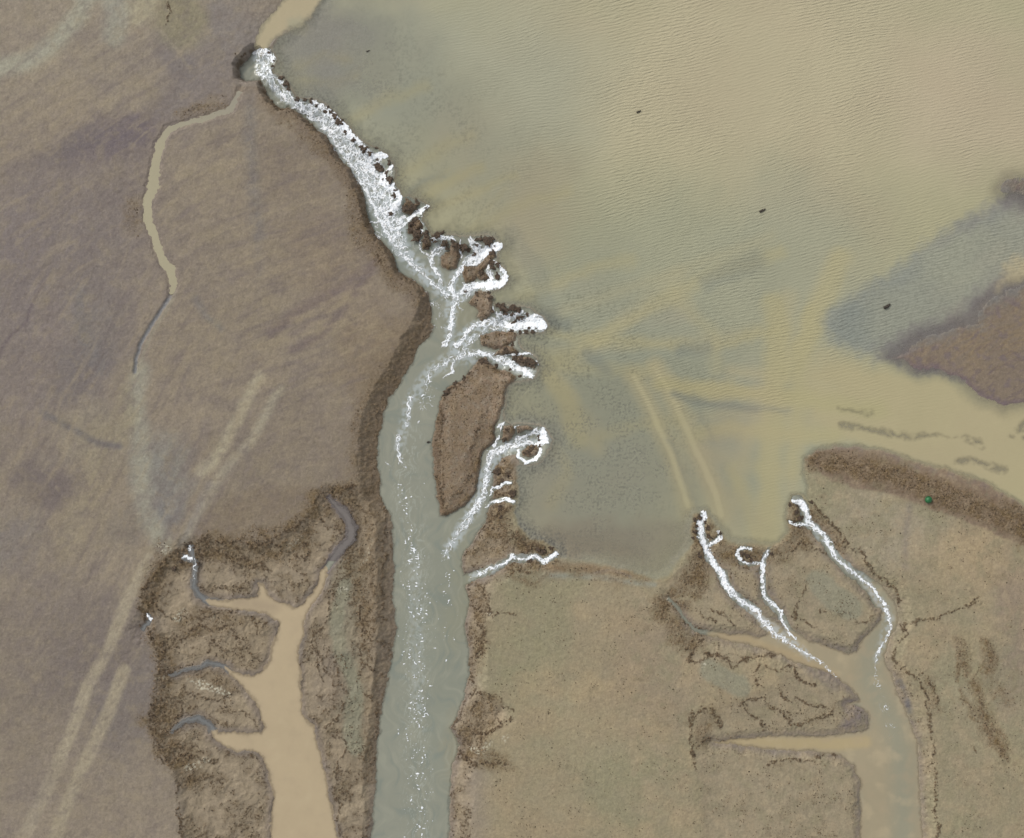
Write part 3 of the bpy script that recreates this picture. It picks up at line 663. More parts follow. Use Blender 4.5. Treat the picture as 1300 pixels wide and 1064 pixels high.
# ------------------------------------------------------------------ materials
class N:
    def __init__(s, name):
        s.m = bpy.data.materials.new(name); s.m.use_nodes = True; s.t = s.m.node_tree
        s.b = s.t.nodes["Principled BSDF"]; s.out = s.t.nodes["Material Output"]
    def n(s, typ, **kw):
        nd = s.t.nodes.new(typ)
        for k, v in kw.items():
            if k.startswith("i_"): nd.inputs[k[2:].replace("_", " ")].default_value = v
            else: setattr(nd, k, v)
        return nd
    def l(s, a, b): s.t.links.new(a, b)
    def attr(s, name):
        return s.n("ShaderNodeAttribute", attribute_name=name)
    def math(s, op, a, b=None, c=None, clamp=False):
        nd = s.n("ShaderNodeMath", operation=op, use_clamp=clamp)
        for i, v in enumerate((a, b, c)):
            if v is None: continue
            if isinstance(v, (int, float)): nd.inputs[i].default_value = v
            else: s.l(v, nd.inputs[i])
        return nd.outputs[0]
    def noise(s, scale, detail=4, rgh=.55, vec=None, dist=0):
        nd = s.n("ShaderNodeTexNoise"); nd.inputs["Scale"].default_value = scale
        nd.inputs["Detail"].default_value = detail; nd.inputs["Roughness"].default_value = rgh
        nd.inputs["Distortion"].default_value = dist
        if vec is not None: s.l(vec, nd.inputs["Vector"])
        return nd.outputs["Fac"]
    def mix(s, f, a, b, blend='MIX'):
        nd = s.n("ShaderNodeMix", data_type='RGBA', blend_type=blend)
        for i, v in ((0, f), (6, a), (7, b)):
            if isinstance(v, (int, float)): nd.inputs[i].default_value = v
            elif isinstance(v, tuple): nd.inputs[i].default_value = (*v, 1)
            else: s.l(v, nd.inputs[i])
        return nd.outputs[2]
    def ramp(s, f, a, b):
        nd = s.n("ShaderNodeMapRange"); nd.inputs[1].default_value = a; nd.inputs[2].default_value = b
        nd.interpolation_type = 'SMOOTHSTEP'
        s.l(f, nd.inputs[0]); return nd.outputs[0]

def mat_ground():
    s = N("mud"); geo = s.n("ShaderNodeNewGeometry"); P = geo.outputs["Position"]
    c = s.attr("col").outputs["Color"]; r = s.attr("rough").outputs["Fac"]; wt = s.attr("wet").outputs["Fac"]
    fine = s.noise(4.5, 5, .65, P); mid_ = s.noise(1.3, 5, .6, P); big = s.noise(.12, 4, .5, P)
    fine = s.math('ADD', s.math('MULTIPLY', fine, .7), s.math('MULTIPLY', s.noise(11, 3, .6, P), .45))
    k = s.math('ADD', s.math('MULTIPLY', fine, .7), s.math('MULTIPLY', mid_, .34))
    k = s.math('ADD', k, s.math('MULTIPLY', big, .2)); k = s.math('ADD', k, .33)
    cc = s.n("ShaderNodeVectorMath", operation='SCALE'); s.l(c, cc.inputs[0]); s.l(k, cc.inputs["Scale"])
    # grey-violet and ochre silt films
    hue = s.ramp(s.noise(.45, 5, .6, P, .6), .35, .68)
    c2 = s.mix(s.math('MULTIPLY', hue, .06), cc.outputs[0], (.235, .205, .205))
    hue2 = s.ramp(s.noise(.8, 6, .65, P, .3), .5, .75)
    c2 = s.mix(s.math('MULTIPLY', hue2, .18), c2, (.30, .235, .145))
    # dark algae specks, denser on crumbly ground
    spk = s.ramp(s.noise(5.0, 3, .6, P), .60, .69)
    patch = s.ramp(s.noise(.5, 3, .6, P), .42, .62)
    sf = s.math('MULTIPLY', spk, s.math('ADD', s.math('MULTIPLY', patch, .32), s.math('MULTIPLY', r, .45)), clamp=True)
    c3 = s.mix(sf, c2, (.075, .056, .036))
    lf = s.math('MULTIPLY', s.ramp(s.noise(6.2, 3, .6, P), .62, .70), .22)
    c3 = s.mix(lf, c3, (.42, .36, .27))
    s.l(c3, s.b.inputs["Base Color"])
    s.l(s.math('SUBTRACT', .85, s.math('MULTIPLY', wt, .4)), s.b.inputs["Roughness"])
    s.b.inputs["Specular IOR Level"].default_value = .35
    h = s.math('ADD', s.noise(2.2, 6, .65, P), s.math('MULTIPLY', s.noise(7, 4, .6, P), .5))
    bp = s.n("ShaderNodeBump"); bp.inputs["Distance"].default_value = .16
    s.l(s.math('ADD', .35, s.math('MULTIPLY', r, .65)), bp.inputs["Strength"])
    s.l(h, bp.inputs["Height"]); s.l(bp.outputs[0], s.b.inputs["Normal"])
    return s.m

def mat_water(name, ripple_dist=.06, use_rip=True, rough_=.22):
    s = N(name); geo = s.n("ShaderNodeNewGeometry"); P = geo.outputs["Position"]
    c = s.attr("col").outputs["Color"]; op = s.attr("opac").outputs["Fac"]; rp = s.attr("ripple").outputs["Fac"]
    k = s.math('ADD', s.math('MULTIPLY', s.noise(.09, 4, .6, P, .5), .16), .92)
    k = s.math('ADD', k, s.math('MULTIPLY', s.noise(.9, 5, .7, P), .08)); k = s.math('SUBTRACT', k, .04)
    cc = s.n("ShaderNodeVectorMath", operation='SCALE'); s.l(c, cc.inputs[0]); s.l(k, cc.inputs["Scale"])
    pk = s.math('MULTIPLY', s.ramp(s.noise(.055, 3, .5, P, .5), .45, .8), .28)
    base_ = s.mix(pk, cc.outputs[0], (.44, .35, .24)) if use_rip else cc.outputs[0]
    s.l(base_, s.b.inputs["Base Color"])
    s.b.inputs["Roughness"].default_value = rough_; s.b.inputs["IOR"].default_value = 1.33
    # wind ripples: crests run slightly up to the right
    wob = s.n("ShaderNodeTexNoise"); wob.inputs["Scale"].default_value = .06; wob.inputs["Detail"].default_value = 3
    s.l(P, wob.inputs["Vector"])
    wv = s.n("ShaderNodeVectorMath", operation='SCALE'); s.l(wob.outputs["Color"], wv.inputs[0]); wv.inputs["Scale"].default_value = 2.6
    va = s.n("ShaderNodeVectorMath", operation='ADD'); s.l(P, va.inputs[0]); s.l(wv.outputs[0], va.inputs[1])
    hs_ = []
    for ang, sx, sy, wgt in ((-14, 1.1, 5.4, 1.1), (-22, 1.3, 6.0, .5), (-7, 1.0, 4.6, .5)):
        m0 = s.n("ShaderNodeMapping"); m0.inputs["Rotation"].default_value = (0, 0, math.radians(ang)); s.l(va.outputs[0], m0.inputs["Vector"])
        mp = s.n("ShaderNodeMapping"); mp.inputs["Scale"].default_value = (sx, sy, 0)
        s.l(m0.outputs[0], mp.inputs["Vector"])
        hs_.append(s.math('MULTIPLY', s.noise(1.0, 1.5, .5, mp.outputs[0]), wgt))
    m1 = s.n("ShaderNodeMapping"); m1.inputs["Rotation"].default_value = (0, 0, math.radians(-12)); s.l(va.outputs[0], m1.inputs["Vector"])
    mpw = s.n("ShaderNodeMapping"); mpw.inputs["Scale"].default_value = (.5, 1, 0)
    s.l(m1.outputs[0], mpw.inputs["Vector"])
    wav = s.n("ShaderNodeTexWave", wave_type='BANDS', bands_direction='Y'); wav.inputs["Scale"].default_value = .76
    wav.inputs["Distortion"].default_value = 4.5; wav.inputs["Detail"].default_value = 2; wav.inputs["Detail Scale"].default_value = 1.1
    s.l(mpw.outputs[0], wav.inputs["Vector"])
    h = s.math('MULTIPLY', s.math('ADD', s.math('ADD', hs_[0], hs_[1]), hs_[2]), .6)
    h = s.math('ADD', h, s.math('MULTIPLY', wav.outputs["Fac"], .20))
    gate = s.math('ADD', .35, s.math('MULTIPLY', s.ramp(s.noise(.08, 3, .5, P), .3, .65), .65))
    h = s.math('MULTIPLY', s.math('MULTIPLY', h, rp), gate)
    h = s.math('ADD', h, s.math('MULTIPLY', s.noise(2.6, 4, .6, P), .10))
    bp = s.n("ShaderNodeBump"); bp.inputs["Distance"].default_value = ripple_dist; bp.inputs["Strength"].default_value = 1
    s.l(h, bp.inputs["Height"]); s.l(bp.outputs[0], s.b.inputs["Normal"])
    tr = s.n("ShaderNodeBsdfTransparent"); mx = s.n("ShaderNodeMixShader")
    s.l(op, mx.inputs[0]); s.l(tr.outputs[0], mx.inputs[1]); s.l(s.b.outputs[0], mx.inputs[2]); s.l(mx.outputs[0], s.out.inputs[0])
    return s.m

def mat_foam():
    s = N("foam"); geo = s.n("ShaderNodeNewGeometry"); P = geo.outputs["Position"]
    c = s.mix(s.ramp(s.noise(3.0, 4, .6, P), .4, .7), (.84, .88, .92), (.95, .95, .95))
    s.l(c, s.b.inputs["Base Color"]); s.b.inputs["Roughness"].default_value = .7
    bp = s.n("ShaderNodeBump"); bp.inputs["Distance"].default_value = .04; bp.inputs["Strength"].default_value = .4
    s.l(s.noise(8, 4, .6, P), bp.inputs["Height"]); s.l(bp.outputs[0], s.b.inputs["Normal"])
    tr = s.n("ShaderNodeBsdfTransparent"); mx = s.n("ShaderNodeMixShader")
    s.l(s.attr("alpha").outputs["Fac"], mx.inputs[0]); s.l(tr.outputs[0], mx.inputs[1]); s.l(s.b.outputs[0], mx.inputs[2]); s.l(mx.outputs[0], s.out.inputs[0])
    return s.m

def mat_clump(name, c0, c1, scale=5):
    s = N(name); tc = s.n("ShaderNodeNewGeometry"); P = tc.outputs["Position"]
    c = s.mix(s.ramp(s.noise(scale, 5, .65, P), .35, .65), c0, c1)
    s.l(c, s.b.inputs["Base Color"]); s.b.inputs["Roughness"].default_value = .75
    bp = s.n("ShaderNodeBump"); bp.inputs["Distance"].default_value = .08; bp.inputs["Strength"].default_value = .8
    s.l(s.noise(scale * 2, 5, .65, P), bp.inputs["Height"]); s.l(bp.outputs[0], s.b.inputs["Normal"])
    return s.m

M_ground = mat_ground(); M_lag = mat_water("lagoon_water", .155); M_riv = mat_water("river_water", .05, False, .25)
M_foam = mat_foam(); M_clump = mat_clump("peat", (.030, .021, .013), (.105, .068, .040))
M_crumb = mat_clump("crumbs", (.050, .035, .020), (.16, .115, .072), 3)
M_wood = mat_clump("wet_wood", (.02, .016, .011), (.07, .055, .04), 9)
M_green = mat_clump("green_plastic", (.006, .085, .022), (.012, .12, .035), 2)
M_green.node_tree.nodes["Principled BSDF"].inputs["Roughness"].default_value = .45

# ------------------------------------------------------------------ ground
link("ground", grid_mesh("ground", PX, PY, T, None, {"col": col, "rough": roughA, "wet": wet}), M_ground, kind="structure")

# ------------------------------------------------------------------ water
wcol = np.empty(g.shape + (3,), F); wcol[:] = s2l((170, 165, 134))
col = wcol                                                       # paint() now works on the water colour
paint(blob(1000, 90, 360, 170, 0), (184, 174, 145), .85)
paint(blob(1230, 130, 120, 100, 0), (186, 172, 147), .6)
paint(blob(620, 120, 170, 160, 30), (164, 163, 142), .8)
paint(blob(480, 90, 110, 110, 30), (158, 160, 143), .8)
paint(blob(400, 50, 80, 70, 0), (156, 155, 146), .7)
paint(blob(830, 350, 260, 130, -5), (157, 158, 135), .7)
paint(blob(760, 420, 150, 90, -5), (150, 152, 134), .6)
paint(blob(680, 270, 60, 80, 20), (171, 161, 134), .55)
paint(blob(1010, 330, 120, 130, 0), (158, 158, 137), .6)
paint(blob(740, 610, 160, 120, 0), (149, 150, 134), .8); paint(blob(760, 690, 130, 34, 0), (138, 130, 116), .6)
paint(blob(980, 560, 140, 110, 0), (152, 154, 134), .8); paint(blob(850, 480, 170, 90, 0), (148, 151, 133), .7)
SHP = [(7000, -2200), (1400, 190), (1300, 232), (1250, 260), (1200, 290), (1150, 326), (1115, 350), (1078, 374), (1044, 396), (1034, 415), (1058, 438), (1100, 454), (1150, 470), (1300, 500), (1500, 560), (7000, 2500)]
sh = g.poly(wM, SHP, pad=90)
shm = 1 - sm(-20, 10, sh + 7 * f14)
paint(shm, (147, 149, 136), .9)
paint(shm * (1 - sm(6, 38, -sh + 12 * f40)), (140, 143, 135), .6)
paint(shm * blob(1230, 285, 90, 16, -30), (124, 118, 120), .4)
paint(blob(1078, 415, 36, 26, 30, .8), (130, 136, 130), .5)
paint(shm * blob(1205, 330, 60, 40, -10), (160, 160, 140), .6)
paint(shm * (1 - sm(2, 34, pen + 8 * f14)), (116, 108, 110), .8)
paint(blob(1285, 347, 24, 17, -35, .6), (178, 167, 136), .9)
tn = g.poly(wM, [(1015, 450), (1050, 447), (1085, 455), (1110, 468), (1160, 477), (1200, 482), (1225, 500), (1250, 515), (1300, 520), (1450, 545),
    (7000, 2700), (7000, 2900), (1400, 690), (1300, 640), (1250, 613), (1200, 597), (1130, 575), (1060, 565), (1020, 560), (1000, 520), (1005, 480)], pad=60)
lfn = 1 - sm(1020, 1120, PX)
tn = tn + 14 * f40 * lfn
tanw = 1 - sm(-10 - 26 * lfn, 8 + 14 * lfn, tn)
paint(tanw, (176, 166, 131), .95)
for P, h, k in [([(805, 478), (820, 505), (838, 545), (858, 590), (870, 630), (875, 650)], 11, .8), ([(832, 468), (850, 495), (872, 545), (893, 590), (908, 625), (915, 655)], 12, .85),
             ([(840, 485), (880, 495), (960, 500), (1040, 512), (1110, 520)], 6, .55), ([(880, 530), (960, 525), (1040, 535)], 6, .4),
             ([(1000, 380), (990, 450), (978, 560), (975, 660)], 12, .45), ([(700, 480), (730, 520), (760, 550)], 10, .4), ([(720, 470), (800, 400), (860, 350)], 10, .3),
             ([(1060, 330), (1030, 400), (1010, 460)], 12, .4), ([(1000, 520), (1010, 560), (1005, 620)], 9, .5), ([(930, 470), (1000, 480), (1060, 492)], 6, .6), ([(860, 560), (940, 590), (1000, 600)], 8, .35), ([(690, 470), (720, 500), (725, 540), (760, 570)], 9, .5), ([(700, 400), (760, 380), (900, 330), (980, 300)], 6, .3), ([(660, 450), (760, 440), (900, 430), (960, 420)], 7, .3), ([(930, 640), (950, 560), (985, 480), (1010, 440)], 9, .45)]:
    paint(trk(P, h, 10), (174, 166, 133), min(1, k * 1.2))
for P, h, k in [([(985, 385), (984, 500), (978, 600), (975, 690)], 15, .6), ([(1030, 395), (1015, 480), (1006, 600)], 8, .5), ([(1070, 330), (1040, 390), (1005, 470)], 13, .5), ([(840, 488), (900, 496), (1000, 503), (1120, 522)], 9, .85),
             ([(890, 548), (960, 546), (1060, 552)], 9, .7), ([(695, 475), (722, 510), (735, 560)], 11, .55), ([(690, 470), (800, 405), (900, 352), (990, 318)], 9, .45), ([(670, 418), (760, 432), (900, 440), (980, 420)], 6, .5),
             ([(650, 440), (740, 470), (820, 470)], 8, .4), ([(760, 560), (800, 540), (860, 535)], 8, .35), ([(930, 600), (950, 640), (960, 690)], 8, .5), ([(515, 268), (555, 238), (610, 212)], 5, .6), ([(530, 275), (580, 255), (650, 225)], 4, .5),
             ([(505, 225), (540, 200), (600, 170)], 6, .4), ([(440, 160), (480, 130), (540, 110)], 7, .4), ([(600, 295), (640, 270), (720, 240)], 6, .4), ([(660, 380), (720, 350), (800, 330)], 7, .4), ([(375, 85), (410, 70), (440, 72)], 5, .5),
             ([(380, 100), (430, 105), (450, 95)], 5, .4), ([(700, 560), (720, 600), (700, 640)], 8, .35), ([(860, 380), (900, 420), (910, 470)], 8, .3)]:
    paint(trk(P, h, 9, wM), (174, 166, 128), min(1, k * 1.2))
for P, h, k in [([(856, 503), (920, 515), (1000, 522)], 3, .5), ([(850, 560), (872, 610), (888, 650)], 3, .4), ([(880, 500), (905, 560)], 3, .3), ([(650, 300), (680, 340), (700, 400)], 12, .3), ([(690, 405), (720, 412)], 7, .6), ([(745, 445), (770, 470)], 8, .5), ([(865, 445), (895, 440)], 9, .5), ([(900, 360), (960, 330)], 12, .4), ([(520, 240), (560, 222)], 4, .5)]:
    paint(trk(P, h, 7, wM), (126, 131, 123), k)
TRK = np.maximum(trk([(805, 478), (820, 505), (838, 545), (858, 590), (870, 630), (875, 650)], 8, 8), trk([(832, 468), (850, 495), (872, 545), (893, 590), (908, 625), (915, 655)], 9, 8))
paint(trk([(855, 500), (900, 512), (960, 520)], 3, 6), (128, 130, 118), .5)
paint(1 - sm(-6, 6, sdTan), (180, 167, 136), .95)
paint(blob(378, 32, 14, 12, 0, .5, wM), (166, 162, 136), .8)
for x0, y0, x1, y1 in ((515, 262, 590, 225), (520, 250, 570, 215), (530, 270, 620, 240), (600, 290, 640, 240)):
    paint(trk([(x0, y0), (x1, y1)], 3, 4), (170, 163, 130), .45)
# low water
low = sdLow < 3
lowc = np.empty_like(col); lowc[:] = s2l((143, 144, 130))
sv = col; col = lowc
paint(blob(560, 850, 60, 220, 0, .8), (137, 140, 126), .7)
paint(blob(575, 430, 50, 80, 20), (140, 141, 126), .8); paint(blob(600, 395, 25, 30, 0, .5), (143, 141, 120), .8)
paint(blob(490, 300, 60, 80, 30), (140, 149, 141), .7)
paint(blob(590, 740, 26, 90, 0), (142, 141, 121), .7); paint(blob(585, 960, 26, 60, 0), (146, 142, 122), .8)
paint((sdPool < 3) & (PX < 470), (178, 161, 132), 1)
p2 = (1 - sm(-6, 10, g.poly(wM, POOL2, pad=20))) * (PX > 880)
paint(p2, (158, 147, 122), 1)
paint(trk([(1108, 745), (1122, 765), (1128, 790), (1118, 815), (1108, 840), (1108, 865), (1120, 890), (1135, 920), (1148, 960), (1150, 1064)], 14, 16), (145, 143, 124), .85)
paint(trk([(905, 808), (950, 813), (1000, 832), (1060, 860)], 6, 5), (170, 151, 117), .7)
paint(trk([(900, 944), (960, 945), (1040, 947), (1100, 945)], 8, 5), (174, 157, 120), .8)
paint((sdStr < 3) & (PX < 360) & (PX > 160) & (sdPool > 2), (122, 123, 122), 1)
paint(trk([(300, 766), (325, 768), (345, 772)], 8, 8), (160, 144, 120), .8)
paint((sdStr < 3) & (PX > 360) & (PX < 470) & (PY > 600) & (PY < 714), (119, 113, 109), 1)
lowc = col; col = sv
mlow = (sm(-1, 2, sdL)[..., None] * (sdTan > 0)[..., None]).astype(F)
# head pool of the creek
crk = sdCreek < 3

opac = np.full(g.shape, F(.90))
opac -= .30 * blob(740, 600, 230, 160, 10) + .2 * blob(560, 160, 260, 90, 40) + .4 * blob(400, 70, 90, 80, 0)
opac -= .40 * nb
wd = sm(-.5, .6, f40 + .3 * f14 + .3 * f120)
spk_ = sm(-.3, .7, .6 * n3 + .5 * n2 + .6 * n6)
opac -= .30 * spk_ * wd * np.clip(blob(715, 540, 190, 190, 0) + .7 * blob(560, 190, 170, 110, 45) + .45 * blob(820, 430, 200, 120, 0) + .5 * blob(420, 80, 100, 90, 0), 0, 1)
opac = np.clip(opac, .3, .9)
opac = np.maximum(opac, .86 * tanw); opac = np.maximum(opac, .84 * TRK)
for P, h in [([(1065, 517), (1085, 521), (1107, 524)], 2.2), ([(1072, 541), (1100, 545), (1130, 550)], 5), ([(1130, 549), (1160, 555), (1185, 554)], 3),
             ([(1190, 551), (1215, 554), (1232, 555)], 1.2), ([(1233, 561), (1245, 566)], 4), ([(1215, 583), (1240, 588), (1275, 598)], 4.5),
             ([(1300, 545), (1330, 560)], 12), ([(1284, 553), (1286, 555)], 2)]:
    opac = opac * (1 - .5 * trk(P, h * .9, 3.5, wM) * sm(-1.0, .2, f14 + .4 * n6))
opac *= sm(-10, 20, pen) * .6 + .4
opac -= .15 * shm * spk_
fadew = 8 + 40 * blob(770, 700, 170, 60, 0, .9)
opac *= sm(0, 1, -sdLagFull / fadew) * .75 + .25
opac = np.maximum(opac, .88 * (1 - sm(-6, 6, sdTan)))
rip = sm(560, 860, PX + .25 * (300 - PY)) * (1 - .8 * blob(760, 620, 220, 150, 0)) * (1 - .85 * sm(-10, 20, tn * 0 + (PY - 520))) * (1 - .75 * tanw)
rip = np.clip(rip + .08, 0, 1)
rip *= sm(5, 60, np.clip(pen, 0, 60) + 60 * sm(1150, 1060, PX)) * .7 + .3
sv = col; col = lowc
qs = fbm(PX / 9 + 3 * fbm(PX, PY, 50, 2, 610), PY / 34, 1.0, 4, 600)
paint(sm(.0, .7, qs) * (sdR < 3), (154, 154, 138), .6); paint(sm(.05, .7, -qs) * (sdR < 3), (126, 133, 124), .6)
q2 = np.abs(fbm(PX / 5 + 2 * fbm(PX, PY, 30, 2, 615), PY / 26, 1.0, 3, 605))
paint((1 - sm(.0, .12, q2)) * trk([(520, 560), (512, 620), (526, 700), (528, 800), (526, 900), (530, 1064)], 16, 14) * (sdR < 0), (180, 185, 176), .42)
qp = fbm(PX, PY, 26, 4, 620)
paint(sm(.0, .7, qp) * (sdPool < 3), (184, 168, 138), .4); paint(sm(.1, .8, -qp) * (sdPool < 3), (168, 152, 126), .4)
paint((1 - sm(0, 7, -sdPool + 3 * f14)) * (sdPool < 3), (160, 144, 120), .4)
lowc = col; col = sv
low_op = np.full(g.shape, F(.95))
low_op *= (sm(0, 3.5, -sdLow) * .45 + .55)

def cells(m):
    return m[:-1, :-1] & m[1:, 1:] & m[:-1, 1:] & m[1:, :-1]

wcol *= np.array([1.0, 1.0, 1.0], F)
mL = (sdLagFull < 2.5) & ((sdLow > -1.0) | (sdLagFull < -0.0)) & (T < 0.10)
link("lagoon_water", grid_mesh("lagoon_water", PX, PY, np.where(sdLow < 0, lvl, 0).astype(F), cells(mL), {"col": wcol, "opac": opac, "ripple": rip}), M_lag, kind="structure")
zl = lvl + 0.05 * (1 - sm(10, 30, np.abs(sdL - 12))) * n6
aer = np.zeros(g.shape, F)
for _P, _k in (([(328, 70, 10), (345, 105, 5), (365, 125, 5), (400, 142, 7), (432, 176, 13), (470, 220, 19), (490, 262, 19), (505, 308, 10), (530, 340, 8), (565, 372, 8)], 1),
               ([(635, 312, 9), (600, 328, 9), (575, 352, 5), (572, 390, 7), (570, 425, 5)], 1), ([(640, 350, 8), (610, 363, 8), (580, 375, 7)], 1), ([(690, 412, 10), (640, 410, 10), (600, 418, 9), (580, 440, 10)], 1),
               ([(675, 473, 6), (630, 455, 7), (580, 452, 10), (545, 470, 7), (518, 510, 5), (505, 570, 5)], .7), ([(690, 552, 8), (640, 570, 7), (617, 600, 7), (600, 650, 8), (568, 700, 5)], .9), ([(525, 700, 6), (528, 780, 8), (528, 900, 7)], .25),
               ([(560, 312, 7), (549, 330, 4), (560, 365, 4)], .9), ([(893, 655, 6), (900, 705, 5), (925, 745, 6), (975, 795, 6), (1030, 835, 3)], .8), ([(1010, 640, 6), (1050, 685, 6), (1100, 738, 4), (1132, 785, 4), (1115, 840, 2)], .7), ([(970, 705, 4), (972, 760, 4), (1000, 800, 3)], .7), ([(705, 703, 4), (660, 710, 4), (600, 733, 4)], .8)):
    aer = np.maximum(aer, _k * (1 - sm(-3, 5, g.stroke(wB, _P, pad=16))))
sv = col; col = lowc; paint(aer * sm(-.5, .3, n6 + .5 * n3), (184, 192, 194), .75); lowc = col; col = sv
lr = {"col": lowc, "opac": low_op, "ripple": np.full(g.shape, F(.05))}
mlowall = (sdLow < 2.0) & (sdL > -1.5)
mriv = (sdR < 2.0) & mlowall
mp1 = mlowall & ~mriv & (PX < 470); mp2 = mlowall & ~mriv & (PX > 780); mp3 = mlowall & ~mriv & (PX >= 470) & (PX <= 780)
cr = cells(mriv)
def ring(m, other):  # include the seam cells so neighbouring sheets meet
    return cells(m | other) & ~cells(other)
link("river_water", grid_mesh("river_water", PX, PY, zl.astype(F), cr, lr), M_riv, kind="structure")
for nm, m in (("tidal_pool_water", mp1), ("tidal_creek_water", mp2), ("side_stream_water", mp3)):
    kc = ring(m, mriv)
    if kc.any(): link(nm, grid_mesh(nm, PX, PY, zl.astype(F), kc, lr), M_riv, kind="structure")
ccol = np.empty(g.shape + (3,), F); ccol[:] = s2l((166, 158, 132))
kk = sm(120, 200, PY)[..., None]; ccol[:] = s2l((150, 144, 128)) * (1 - kk) + ccol * kk
zc = (0.06 - 1.02 * sm(116, 100, PY) * (PX > 290)).astype(F)
zc = np.where((PX > 290) & (PY < 120), 0.06 + (lvl - .06) * (1 - sm(98, 118, PY)), 0.06).astype(F)
T_c = T
link("creek_water", grid_mesh("creek_water", PX, PY, zc, cells((sdCreek < 1.2) & (sdR > -1)), {"col": ccol, "opac": np.full(g.shape, F(.95)), "ripple": np.zeros(g.shape, F)}), M_riv, kind="structure")

